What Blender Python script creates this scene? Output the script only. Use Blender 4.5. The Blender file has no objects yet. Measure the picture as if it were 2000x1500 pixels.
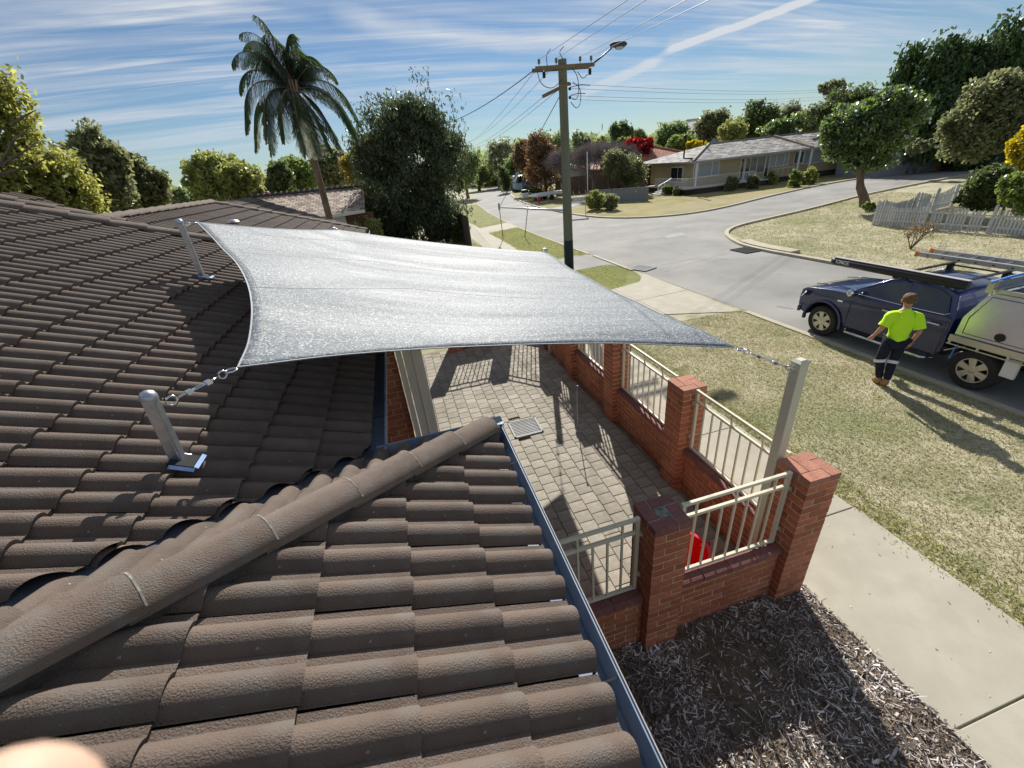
import bpy, bmesh, math, random
import numpy as np
from mathutils import Vector, Matrix
random.seed(7); rng = np.random.default_rng(7)
PI = math.pi
S = bpy.context.scene
COL = S.collection
rad = math.radians

# ------------------------------------------------------------------ camera, world, sun, exposure
H = 4.55
R3 = np.array([[0.95899443, 0.21010592, -0.19022405],
               [-0.26551327, 0.43117385, -0.8623177],
               [-0.09915842, 0.87746488, 0.46927923]])
FPX = 810.84
cam = bpy.data.cameras.new('camera'); camo = bpy.data.objects.new('camera', cam); COL.objects.link(camo)
M4 = Matrix.Identity(4)
for i in range(3):
    for j in range(3): M4[i][j] = float(R3[i][j])
M4.translation = Vector((0, 0, H)); camo.matrix_world = M4
cam.sensor_width = 36; cam.lens = FPX / 2000 * 36; cam.clip_end = 2500; cam.clip_start = .02
cam.dof.use_dof = True; cam.dof.focus_distance = 5.0; cam.dof.aperture_fstop = 8
S.camera = camo
SUN_AZ, SUN_EL = rad(17.8), rad(33.2)       # azimuth from +Y towards +X
sd = Vector((math.sin(SUN_AZ) * math.cos(SUN_EL), math.cos(SUN_AZ) * math.cos(SUN_EL), math.sin(SUN_EL)))
sun = bpy.data.lights.new('sun', 'SUN'); suno = bpy.data.objects.new('sun', sun); COL.objects.link(suno)
sun.energy = 5.0; sun.angle = rad(.53); sun.color = (1, .95, .87)
suno.rotation_euler = sd.to_track_quat('Z', 'Y').to_euler(); suno.location = (0, 0, 60)
W = bpy.data.worlds.new('World'); S.world = W; W.use_nodes = True
S.view_settings.view_transform = 'Standard'; S.view_settings.look = 'None'
S.view_settings.exposure = 0.55; S.view_settings.gamma = 1
S.view_settings.use_curve_mapping = False
nt = W.node_tree; N = nt.nodes; L = nt.links; N.clear()
sky = N.new('ShaderNodeTexSky'); sky.sky_type = 'NISHITA'; sky.sun_disc = False
sky.sun_elevation = SUN_EL; sky.sun_rotation = SUN_AZ; sky.air_density = 1.0; sky.dust_density = 0.0; sky.ozone_density = 1.6
tc = N.new('ShaderNodeTexCoord')
sep = N.new('ShaderNodeSeparateXYZ'); L.new(tc.outputs['Generated'], sep.inputs[0])
def wm(op, a, b=None, c=None, clamp=False):
    n = N.new('ShaderNodeMath'); n.operation = op; n.use_clamp = clamp
    for k, v in enumerate((a, b, c)):
        if v is None: continue
        if isinstance(v, (int, float)): n.inputs[k].default_value = v
        else: L.new(v, n.inputs[k])
    return n.outputs[0]
zz = wm('MAXIMUM', sep.outputs[2], .02); zz = wm('ADD', zz, .10)
cu = wm('DIVIDE', sep.outputs[0], zz); cv = wm('DIVIDE', sep.outputs[1], zz)
def cloud(sx, sy, ang, scale, detail, lo, hi, dist=.6, seed=0.0):
    ca, sa = math.cos(ang), math.sin(ang)
    u = wm('ADD', wm('MULTIPLY', cu, ca), wm('MULTIPLY', cv, sa)); v = wm('SUBTRACT', wm('MULTIPLY', cv, ca), wm('MULTIPLY', cu, sa))
    cb = N.new('ShaderNodeCombineXYZ'); L.new(wm('MULTIPLY', u, sx), cb.inputs[0]); L.new(wm('MULTIPLY', v, sy), cb.inputs[1]); cb.inputs[2].default_value = seed
    nz = N.new('ShaderNodeTexNoise'); nz.inputs['Scale'].default_value = scale; nz.inputs['Detail'].default_value = detail; nz.inputs['Roughness'].default_value = .6; nz.inputs['Distortion'].default_value = dist
    L.new(cb.outputs[0], nz.inputs['Vector'])
    mr = N.new('ShaderNodeMapRange'); mr.interpolation_type = 'SMOOTHSTEP'; mr.inputs['From Min'].default_value = lo; mr.inputs['From Max'].default_value = hi
    L.new(nz.outputs[0], mr.inputs['Value']); return mr.outputs[0]
c1 = cloud(.16, 1.5, rad(4), 1.7, 8, .38, .68, .5, 3.1)
c2 = cloud(.35, 4.2, rad(-3), 1.5, 8, .45, .72, 1.0, 9.4)
c3 = cloud(.35, .6, rad(20), 1.1, 4, .30, .60, .3, 5.2)
cl = wm('MULTIPLY', wm('ADD', wm('MULTIPLY', c1, .80), wm('MULTIPLY', c2, .62)), wm('ADD', wm('MULTIPLY', c3, .85), .22))
# contrails: thin bands along a great circle through two sky directions
def pxray(x, y):
    c = np.array([x - 1000., -(y - 750.), -FPX]); r = R3 @ c; return r / np.linalg.norm(r)
def contrail(p, q, w, amp, ext=0.0, ns=9.):
    a = Vector(pxray(*p)); b = Vector(pxray(*q)); n = a.cross(b).normalized(); m = (a + b).normalized(); t = n.cross(m).normalized()
    half = math.acos(max(-1, min(1, a.dot(b)))) / 2
    def dot(vv):
        d = N.new('ShaderNodeVectorMath'); d.operation = 'DOT_PRODUCT'; L.new(tc.outputs['Generated'], d.inputs[0]); d.inputs[1].default_value = vv; return d.outputs['Value']
    nz = N.new('ShaderNodeTexNoise'); nz.inputs['Scale'].default_value = ns; nz.inputs['Detail'].default_value = 5; L.new(tc.outputs['Generated'], nz.inputs['Vector'])
    off = wm('MULTIPLY', wm('SUBTRACT', nz.outputs[0], .5), w * 2.6)
    dist = wm('ABSOLUTE', wm('ADD', dot(n), off))
    band = wm('SUBTRACT', 1, wm('DIVIDE', dist, w), clamp=True)
    along = wm('DIVIDE', wm('ABSOLUTE', dot(t)), math.sin(half + ext))
    lim = wm('MULTIPLY', wm('SUBTRACT', 1, along, clamp=True), 4, clamp=True)
    return wm('MULTIPLY', wm('MULTIPLY', wm('POWER', band, .8), lim), wm('MULTIPLY', wm('ADD', nz.outputs[0], .25), amp))
ct = wm('ADD', contrail((1120, 190), (1300, 112), .010, 1.3), contrail((1310, 100), (1610, -14), .0065, 2.0, .02))
ct = wm('ADD', ct, contrail((1330, 92), (1420, 58), .018, .4, .03))
ct = wm('ADD', ct, contrail((700, 40), (1150, 100), .020, .75, .05, 4.))
ct = wm('ADD', ct, contrail((1250, 215), (1400, 195), .012, .25, .02))
allc = wm('ADD', cl, ct, clamp=True)
horiz = N.new('ShaderNodeMapRange'); horiz.inputs['From Min'].default_value = .02; horiz.inputs['From Max'].default_value = .16; L.new(sep.outputs[2], horiz.inputs['Value'])
allc = wm('MULTIPLY', allc, horiz.outputs[0], clamp=True)
tint = N.new('ShaderNodeMix'); tint.data_type = 'RGBA'; tint.blend_type = 'MULTIPLY'; tint.inputs[0].default_value = 1; L.new(sky.outputs[0], tint.inputs[6]); tint.inputs[7].default_value = (.79, .93, 1.08, 1)
mix = N.new('ShaderNodeMix'); mix.data_type = 'RGBA'; L.new(allc, mix.inputs[0]); L.new(tint.outputs[2], mix.inputs[6]); mix.inputs[7].default_value = (10.2, 10.8, 11.6, 1)
bg = N.new('ShaderNodeBackground'); bg.inputs['Strength'].default_value = .045; L.new(mix.outputs[2], bg.inputs['Color'])
wo = N.new('ShaderNodeOutputWorld'); L.new(bg.outputs[0], wo.inputs[0])

# ------------------------------------------------------------------ geometry of the survey: a pixel of the photo to a point of the place
def G(x, y, z=0.):
    r = pxray(x, y); t = (z - H) / r[2]; return Vector((r[0] * t, r[1] * t, z))
def at(x, y, d):
    r = pxray(x, y); t = d / math.hypot(r[0], r[1]); return Vector((r[0] * t, r[1] * t, H + r[2] * t))
def onY(x, y, Y):
    r = pxray(x, y); t = Y / r[1]; return Vector((r[0] * t, Y, H + r[2] * t))

# ------------------------------------------------------------------ materials
def new_mat(name):
    m = bpy.data.materials.new(name); m.use_nodes = True; return m, m.node_tree.nodes, m.node_tree.links, m.node_tree.nodes['Principled BSDF']
def ramp(nodes, links, src, stops):
    r = nodes.new('ShaderNodeValToRGB'); e = r.color_ramp.elements
    while len(e) < len(stops): e.new(.5)
    for k, (p, c) in enumerate(stops): e[k].position = p; e[k].color = (*c, 1)
    links.new(src, r.inputs[0]); return r.outputs[0]
def mat(name, c1, c2=None, scale=6., rough=.8, metal=0., bump=0., bscale=40., detail=5., var=0., spec=.35, stops=None, stretch=None, coord='Object', bdist=.02, c3=None, s3=1., speck=None):
    m, n, l, b = new_mat(name)
    b.inputs['Roughness'].default_value = rough; b.inputs['Metallic'].default_value = metal; b.inputs['Specular IOR Level'].default_value = spec
    t = n.new('ShaderNodeTexCoord'); vec = t.outputs[coord]
    if stretch:
        mp = n.new('ShaderNodeMapping'); mp.inputs['Scale'].default_value = stretch; l.new(vec, mp.inputs[0]); vec = mp.outputs[0]
    if c2 or stops:
        nz = n.new('ShaderNodeTexNoise'); nz.inputs['Scale'].default_value = scale; nz.inputs['Detail'].default_value = detail; nz.inputs['Roughness'].default_value = .62
        l.new(vec, nz.inputs['Vector'])
        col = ramp(n, l, nz.outputs[0], stops or [(.32, c1), (.68, c2)])
    else:
        rgb = n.new('ShaderNodeRGB'); rgb.outputs[0].default_value = (*c1, 1); col = rgb.outputs[0]
    if c3:
        nz3 = n.new('ShaderNodeTexNoise'); nz3.inputs['Scale'].default_value = s3; nz3.inputs['Detail'].default_value = 4; l.new(vec, nz3.inputs['Vector'])
        mr = n.new('ShaderNodeMapRange'); mr.inputs['From Min'].default_value = .48; mr.inputs['From Max'].default_value = .68; l.new(nz3.outputs[0], mr.inputs['Value'])
        mx = n.new('ShaderNodeMix'); mx.data_type = 'RGBA'; l.new(mr.outputs[0], mx.inputs[0]); l.new(col, mx.inputs[6]); mx.inputs[7].default_value = (*c3, 1); col = mx.outputs[2]
    if speck:
        for k_, (sc_, th_, cc_) in enumerate(speck):
            n4 = n.new('ShaderNodeTexNoise'); n4.inputs['Scale'].default_value = sc_; n4.inputs['Detail'].default_value = 3; n4.inputs['W' if False else 'Distortion'].default_value = .4; l.new(t.outputs[coord], n4.inputs['Vector'])
            m4 = n.new('ShaderNodeMapRange'); m4.inputs['From Min'].default_value = th_; m4.inputs['From Max'].default_value = th_ + .04; m4.inputs['To Max'].default_value = .75; l.new(n4.outputs[0], m4.inputs['Value'])
            x4 = n.new('ShaderNodeMix'); x4.data_type = 'RGBA'; l.new(m4.outputs[0], x4.inputs[0]); l.new(col, x4.inputs[6]); x4.inputs[7].default_value = (*cc_, 1); col = x4.outputs[2]
    if var:
        oi = n.new('ShaderNodeObjectInfo'); gi = n.new('ShaderNodeNewGeometry')
        ad = n.new('ShaderNodeMath'); ad.operation = 'ADD'; l.new(oi.outputs['Random'], ad.inputs[0]); l.new(gi.outputs['Random Per Island'], ad.inputs[1])
        fr = n.new('ShaderNodeMath'); fr.operation = 'FRACT'; l.new(ad.outputs[0], fr.inputs[0])
        mr = n.new('ShaderNodeMapRange'); mr.inputs['To Min'].default_value = 1 - var; mr.inputs['To Max'].default_value = 1 + var; l.new(fr.outputs[0], mr.inputs['Value'])
        hs = n.new('ShaderNodeHueSaturation'); l.new(mr.outputs[0], hs.inputs['Value']); l.new(col, hs.inputs['Color']); col = hs.outputs[0]
    l.new(col, b.inputs['Base Color'])
    if bump:
        bn = n.new('ShaderNodeTexNoise'); bn.inputs['Scale'].default_value = bscale; bn.inputs['Detail'].default_value = 6; l.new(vec, bn.inputs['Vector'])
        bp = n.new('ShaderNodeBump'); bp.inputs['Strength'].default_value = bump; bp.inputs['Distance'].default_value = bdist; l.new(bn.outputs[0], bp.inputs['Height']); l.new(bp.outputs[0], b.inputs['Normal'])
    return m
def leafmat(name, a, b_, c=None, trans=.46, gloss=.05, rough=.45, patch=.35):
    m, n, l, b = new_mat(name); n.remove(b)
    gi = n.new('ShaderNodeNewGeometry'); t = n.new('ShaderNodeTexCoord')
    nz = n.new('ShaderNodeTexNoise'); nz.inputs['Scale'].default_value = patch; nz.inputs['Detail'].default_value = 3; l.new(t.outputs['Object'], nz.inputs['Vector'])
    mx = n.new('ShaderNodeMath'); mx.operation = 'MULTIPLY_ADD'; l.new(gi.outputs['Random Per Island'], mx.inputs[0]); mx.inputs[1].default_value = .45; 
    mm = n.new('ShaderNodeMath'); mm.operation = 'MULTIPLY'; l.new(nz.outputs[0], mm.inputs[0]); mm.inputs[1].default_value = .62; l.new(mm.outputs[0], mx.inputs[2])
    st = [(.15, a), (.85, b_)] if c is None else [(.15, a), (.52, b_), (.85, c)]
    col = ramp(n, l, mx.outputs[0], st)
    d = n.new('ShaderNodeBsdfDiffuse'); l.new(col, d.inputs[0])
    tr = n.new('ShaderNodeBsdfTranslucent'); hs = n.new('ShaderNodeHueSaturation'); hs.inputs['Saturation'].default_value = 1.15; hs.inputs['Value'].default_value = 2.0; l.new(col, hs.inputs['Color']); l.new(hs.outputs[0], tr.inputs[0])
    ms = n.new('ShaderNodeMixShader'); ms.inputs[0].default_value = trans; l.new(d.outputs[0], ms.inputs[1]); l.new(tr.outputs[0], ms.inputs[2])
    g = n.new('ShaderNodeBsdfGlossy'); g.inputs['Roughness'].default_value = rough; g.inputs[0].default_value = (.9, .95, 1, 1)
    fr = n.new('ShaderNodeFresnel'); fr.inputs[0].default_value = 1.35
    fm = n.new('ShaderNodeMath'); fm.operation = 'MULTIPLY'; l.new(fr.outputs[0], fm.inputs[0]); fm.inputs[1].default_value = gloss * 2
    m2 = n.new('ShaderNodeMixShader'); l.new(fm.outputs[0], m2.inputs[0]); l.new(ms.outputs[0], m2.inputs[1]); l.new(g.outputs[0], m2.inputs[2])
    l.new(m2.outputs[0], n['Material Output'].inputs[0]); return m

MT = {}
MT['tile'] = mat('concrete roof tile', (.112, .083, .067), (.160, .122, .098), 2.2, .80, bump=.95, bscale=190, var=.12, spec=.25, bdist=.006, detail=8, c3=(.140, .117, .100), s3=7., speck=[(48, .71, (.30, .28, .24)), (17, .70, (.075, .068, .062)), (5, .68, (.19, .165, .14))])
MT['tile_edge'] = mat('rough tile edge', (.06, .053, .046), (.20, .185, .16), 45, .95, bump=1., bscale=90, bdist=.01)
MT['valley'] = mat('shade dark valley steel', (.04, .05, .065), (.09, .105, .13), 6, .8)  # darkened so the colour carries the shade lying in the valley
MT['joint_pale'] = mat('pale cap joint', (.16, .14, .125), (.34, .32, .29), 40, .9)
MT['cap'] = mat('concrete ridge cap', (.138, .104, .085), (.180, .138, .114), 3, .85, bump=.95, bscale=210, var=.08, spec=.2, bdist=.005, detail=8, c3=(.165, .146, .128), s3=14., speck=[(55, .72, (.34, .31, .27)), (11, .70, (.10, .09, .08))])
MT['mortar_shade'] = mat('shade dark ridge mortar', (.06, .052, .05), (.10, .09, .085), 20, .95, bump=.8, bscale=60)  # shade under the caps is put into this dark colour
MT['sarking'] = mat('roof underlay', (.02, .02, .022), rough=.9)
MT['gutter'] = mat('blue grey gutter steel', (.17, .23, .33), (.23, .29, .39), 5, .6, metal=.1, spec=.3, c3=(.27, .31, .36), s3=7)
MT['galv'] = mat('galvanised steel', (.36, .39, .43), (.55, .58, .62), 18, .38, metal=.85, bump=.08, bscale=30)
MT['grate'] = mat('grate steel', (.30, .31, .32), (.38, .39, .39), 12, .7, metal=0.)
MT['chrome'] = mat('stainless steel', (.62, .64, .68), rough=.16, metal=1.)
MT['flash'] = mat('blue flashing film', (.16, .27, .52), (.24, .36, .62), 9, .7)
MT['brick'] = mat('red brick', (.37, .120, .062), (.49, .185, .10), 25, .85, bump=.35, bscale=90, var=.20, bdist=.006, speck=[(14, .68, (.22, .065, .045)), (40, .72, (.50, .30, .20))])
MT['brick_dark'] = mat('dark glazed brick', (.17, .07, .065), (.28, .12, .10), 30, .7, bump=.5, bscale=70, var=.12, bdist=.006)
MT['brick_pale'] = mat('pale top brick', (.36, .15, .10), (.45, .22, .15), 30, .85, bump=.5, bscale=70, var=.10, bdist=.006)  # less saturated brick for the top course of the piers
MT['mortar'] = mat('cream mortar', (.66, .54, .36), (.78, .66, .46), 40, .95, bump=.6, bscale=120, bdist=.004)
MT['mortar_grey'] = mat('weathered mortar', (.20, .21, .17), (.34, .34, .27), 30, .95, bump=.9, bscale=60, c3=(.1, .11, .08), s3=25)
MT['paver'] = mat('clay grey paver', (.29, .265, .22), (.40, .37, .31), 14, .9, bump=.35, bscale=120, var=.13, bdist=.005, c3=(.26, .235, .19), s3=2., speck=[(9, .69, (.20, .18, .15)), (60, .72, (.50, .46, .38))])
MT['sand'] = mat('joint sand', (.10, .085, .065), (.36, .31, .22), 3, .95)
MT['cream'] = mat('cream powder coat', (.66, .62, .47), (.70, .66, .51), 4, .42, spec=.5)
MT['cream_post'] = mat('cream painted steel', (.58, .57, .44), (.62, .61, .48), 4, .45, spec=.5)
MT['cream_wall'] = mat('cream painted board', (.68, .655, .58), (.74, .71, .63), 3, .6)
MT['concrete'] = mat('path concrete', (.37, .345, .275), (.465, .435, .35), 1.3, .9, bump=.25, bscale=130, detail=9, bdist=.004, c3=(.39, .365, .29), s3=3.1, speck=[(7, .72, (.30, .27, .20)), (60, .73, (.22, .20, .16))])
MT['kerb'] = mat('kerb concrete', (.40, .36, .27), (.50, .45, .34), 4, .9, bump=.3, bscale=60)
MT['asphalt'] = mat('worn asphalt', None, None, .55, .9, bump=.5, bscale=160, detail=9, stops=[(.3, (.205, .20, .19)), (.5, (.245, .24, .225)), (.72, (.285, .28, .26))], bdist=.006, c3=(.31, .303, .28), s3=.35, speck=[(1.1, .68, (.19, .187, .18)), (30, .74, (.10, .10, .10))])
MT['asphalt_pale'] = mat('bleached asphalt patch', (.30, .30, .29), (.36, .36, .34), 3, .9, bump=.4, bscale=120)
MT['grass_soil'] = mat('dry lawn', None, None, 1.1, .95, bump=.7, bscale=34, detail=12, bdist=.02,
    stops=[(.30, (.225, .22, .12)), (.46, (.355, .33, .21)), (.60, (.47, .43, .31)), (.75, (.38, .355, .23))], c3=(.225, .245, .115), s3=.33, speck=[(2.3, .66, (.44, .385, .28)), (1.3, .64, (.17, .20, .08))])
MT['lawn_far'] = mat('yellow lawn', None, None, .5, .95, bump=.8, bscale=18, detail=12, bdist=.04,
    stops=[(.30, (.17, .16, .045)), (.5, (.255, .225, .075)), (.68, (.33, .27, .12)), (.8, (.22, .21, .06))], c3=(.30, .26, .15), s3=.18)
MT['lawn_green'] = mat('green verge', None, None, .9, .95, bump=.8, bscale=26, detail=12, bdist=.03,
    stops=[(.30, (.12, .14, .03)), (.52, (.19, .20, .05)), (.7, (.27, .24, .095))])
MT['blade'] = leafmat('grass blades', (.235, .245, .115), (.37, .345, .215), (.52, .475, .335), trans=.30, gloss=.0, patch=.9)
MT['blade_green'] = leafmat('green grass blades', (.19, .22, .07), (.30, .31, .12), (.44, .41, .20), trans=.35, gloss=.0, patch=1.2)
MT['soil'] = mat('brown soil', (.085, .06, .04), (.19, .14, .095), 8, .95, bump=.9, bscale=30)
MT['chip'] = leafmat('wood chips', (.045, .035, .03), (.24, .20, .17), (.98, .94, .90), trans=0., gloss=.1, patch=2.)
MT['bark'] = mat('tree bark', (.10, .07, .05), (.20, .15, .11), 8, .95, bump=.9, bscale=25, stretch=(1, 1, .25))
MT['bark_grey'] = mat('grey bark', (.14, .12, .105), (.24, .21, .185), 6, .95, bump=.9, bscale=25, stretch=(1, 1, .3))
MT['bark_pink'] = mat('peeling pinkish bark', (.22, .13, .09), (.36, .24, .18), 7, .95, bump=.9, bscale=25, stretch=(1, 1, .3))
MT['pole_wood'] = mat('weathered pole timber', (.13, .14, .10), (.20, .205, .15), 4, .95, bump=.6, bscale=30, stretch=(1, 1, .06), c3=(.11, .135, .10), s3=3)
MT['pole_base'] = mat('dark green pole coating', (.012, .022, .02), (.02, .03, .028), 4, .6)
MT['arm_wood'] = mat('arm timber', (.14, .11, .075), (.24, .19, .12), 6, .9)
MT['wire'] = mat('black cable', (.03, .03, .035), rough=.7)
MT['wire_far'] = mat('aluminium conductor', (.16, .17, .20), rough=.6)
MT['black'] = mat('black plastic', (.02, .02, .022), rough=.5)
MT['rubber'] = mat('tyre rubber', (.022, .022, .024), (.035, .034, .034), 20, .85)
MT['alloy'] = mat('alloy wheel', (.60, .59, .59), rough=.32, metal=.85)
MT['glassdark'] = mat('tinted glass', (.012, .015, .018), rough=.06, spec=.9)
MT['alu'] = mat('checker aluminium', (.66, .67, .69), (.76, .76, .77), 30, .27, metal=.82, bump=.15, bscale=45, stretch=(1, 1, 3))
MT['alu_plain'] = mat('plain aluminium', (.55, .55, .54), rough=.35, metal=.8)
MT['white'] = mat('white paint', (.78, .78, .76), rough=.5)
MT['white_wall'] = mat('white weatherboard', (.62, .60, .56), rough=.8)
MT['orange'] = mat('orange plastic', (.80, .28, .03), rough=.5)
MT['blue_strap'] = mat('blue strap', (.10, .32, .75), rough=.6)
MT['red'] = mat('red plastic', (.62, .012, .015), rough=.3, spec=.6)
MT['hivis'] = mat('hi vis yellow cotton', (.60, 1.0, .04), (.54, .94, .035), 6, .8, bump=.35, bscale=9, bdist=.03)
MT['hivis'].node_tree.nodes['Principled BSDF'].inputs['Specular IOR Level'].default_value = .15
MT['navy'] = mat('navy work trousers', (.010, .013, .028), (.016, .02, .04), 9, .9, bump=.4, bscale=12, bdist=.02)
MT['skin'] = mat('skin', (.44, .225, .15), (.50, .27, .185), 12, .55)
MT['skin_pale'] = mat('pale sunlit skin', (.52, .34, .25), (.58, .40, .30), 400, .6)
MT['hair'] = mat('brown hair', (.085, .048, .024), (.21, .125, .06), 60, .7, bump=.9, bscale=70, stretch=(1, 1, .4))
MT['boot'] = mat('tan leather boot', (.30, .17, .08), (.38, .22, .11), 20, .75)
MT['reflect'] = mat('silver reflective tape', (.70, .74, .78), rough=.35)
MT['house_brick'] = mat('cream house brick', (.50, .37, .215), (.58, .44, .27), 12, .9, bump=.3, bscale=30)
MT['dark_brick'] = mat('dark brick base', (.055, .045, .045), (.08, .065, .06), 6, .9)
MT['red_house'] = mat('dark red brick wall', (.13, .055, .045), (.18, .08, .06), 8, .9)
MT['grey_tile'] = mat('grey shingle', (.17, .16, .155), (.36, .34, .32), 3, .45, var=.4, spec=.5)
MT['brown_tile'] = mat('brown shingle', (.17, .10, .075), (.34, .23, .17), 2.5, .5, var=.35, spec=.5)
MT['red_tile'] = mat('terracotta tile', (.36, .13, .07), (.46, .19, .11), 3, .7, var=.25)
MT['ridge_dark'] = mat('dark ridge cap', (.06, .055, .06), rough=.7)
MT['ridge_pale'] = mat('pale ridge cap', (.33, .26, .22), rough=.7)
MT['window'] = mat('window glass', (.06, .075, .09), (.12, .14, .16), 1.5, .12, spec=.7)
MT['curtain'] = mat('window with curtain', (.30, .33, .36), (.38, .40, .42), 4, .3)
MT['timber'] = mat('stained timber', (.26, .10, .055), (.36, .15, .085), 5, .7, stretch=(6, 6, .6))
MT['fence_grey'] = mat('weathered white picket', (.46, .46, .47), (.64, .63, .62), 5, .85, stretch=(1, 1, .4), var=.10)
MT['fence_fibro'] = mat('grey fibro fence', (.20, .21, .24), (.26, .27, .30), 3, .9)
MT['brown_fence'] = mat('brown timber fence', (.13, .09, .075), (.19, .135, .11), 4, .9)
MT['sail_hem'] = mat('sail hem', (.24, .27, .30), (.34, .37, .40), 30, .7)
MT['sign_text'] = mat('sign lettering', (.02, .02, .03), rough=.6)
MT['solar'] = mat('solar cells', (.02, .025, .045), rough=.12, spec=.9)
MT['water_white'] = mat('white car paint', (.75, .78, .82), rough=.25)
MT['pale_blue'] = mat('pale blue paint', (.35, .50, .62), rough=.35)
MT['soft_grey'] = mat('grey render', (.38, .37, .36), rough=.9)
# car paint
m, n_, l_, b = new_mat('dark blue car paint'); b.inputs['Base Color'].default_value = (.008, .021, .105, 1); b.inputs['Metallic'].default_value = .35; b.inputs['Roughness'].default_value = .28; b.inputs['Coat Weight'].default_value = 1; b.inputs['Coat Roughness'].default_value = .04
MT['paint'] = m
# sail cloth: knitted, the low sun's glitter painted as pale specks in the colour
def sail_mat():
    m, n, l, b = new_mat('silver shade cloth')
    t = n.new('ShaderNodeTexCoord')
    v1 = n.new('ShaderNodeTexVoronoi'); v1.inputs['Scale'].default_value = 120; l.new(t.outputs['Object'], v1.inputs['Vector'])
    n1 = n.new('ShaderNodeTexNoise'); n1.inputs['Scale'].default_value = 46; n1.inputs['Detail'].default_value = 8; n1.inputs['Roughness'].default_value = .75; l.new(t.outputs['Object'], n1.inputs['Vector'])
    n2 = n.new('ShaderNodeTexNoise'); n2.inputs['Scale'].default_value = 1.0; n2.inputs['Detail'].default_value = 5; n2.inputs['Distortion'].default_value = .3
    mp = n.new('ShaderNodeMapping'); mp.inputs['Rotation'].default_value = (0, 0, rad(-15)); mp.inputs['Scale'].default_value = (.35, 2.6, 1); l.new(t.outputs['Object'], mp.inputs[0]); l.new(mp.outputs[0], n2.inputs['Vector'])
    col = ramp(n, l, n1.outputs[0], [(.34, (.128, .145, .160)), (.50, (.168, .188, .205)), (.66, (.220, .242, .260))])
    sp = n.new('ShaderNodeSeparateColor'); l.new(v1.outputs['Color'], sp.inputs[0])
    mx = n.new('ShaderNodeMix'); mx.data_type = 'RGBA'; pw_ = n.new('ShaderNodeMath'); pw_.operation = 'POWER'; l.new(sp.outputs[0], pw_.inputs[0]); pw_.inputs[1].default_value = 6.0
    l.new(pw_.outputs[0], mx.inputs[0]); l.new(col, mx.inputs[6]); mx.inputs[7].default_value = (.62, .66, .69, 1); l.new(mx.outputs[2], b.inputs['Base Color'])
    b.inputs['Metallic'].default_value = .0; b.inputs['Specular IOR Level'].default_value = .12
    rr = n.new('ShaderNodeMapRange'); rr.inputs['From Min'].default_value = .3; rr.inputs['From Max'].default_value = .7; rr.inputs['To Min'].default_value = .48; rr.inputs['To Max'].default_value = .68; l.new(n2.outputs[0], rr.inputs['Value']); l.new(rr.outputs[0], b.inputs['Roughness'])
    bp = n.new('ShaderNodeBump'); bp.inputs['Strength'].default_value = .55; bp.inputs['Distance'].default_value = .006; l.new(sp.outputs[1], bp.inputs['Height'])
    bp2 = n.new('ShaderNodeBump'); bp2.inputs['Strength'].default_value = .6; bp2.inputs['Distance'].default_value = .07; l.new(n2.outputs[0], bp2.inputs['Height']); l.new(bp.outputs[0], bp2.inputs['Normal'])
    l.new(bp2.outputs[0], b.inputs['Normal']); return m
MT['sail'] = sail_mat()

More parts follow.
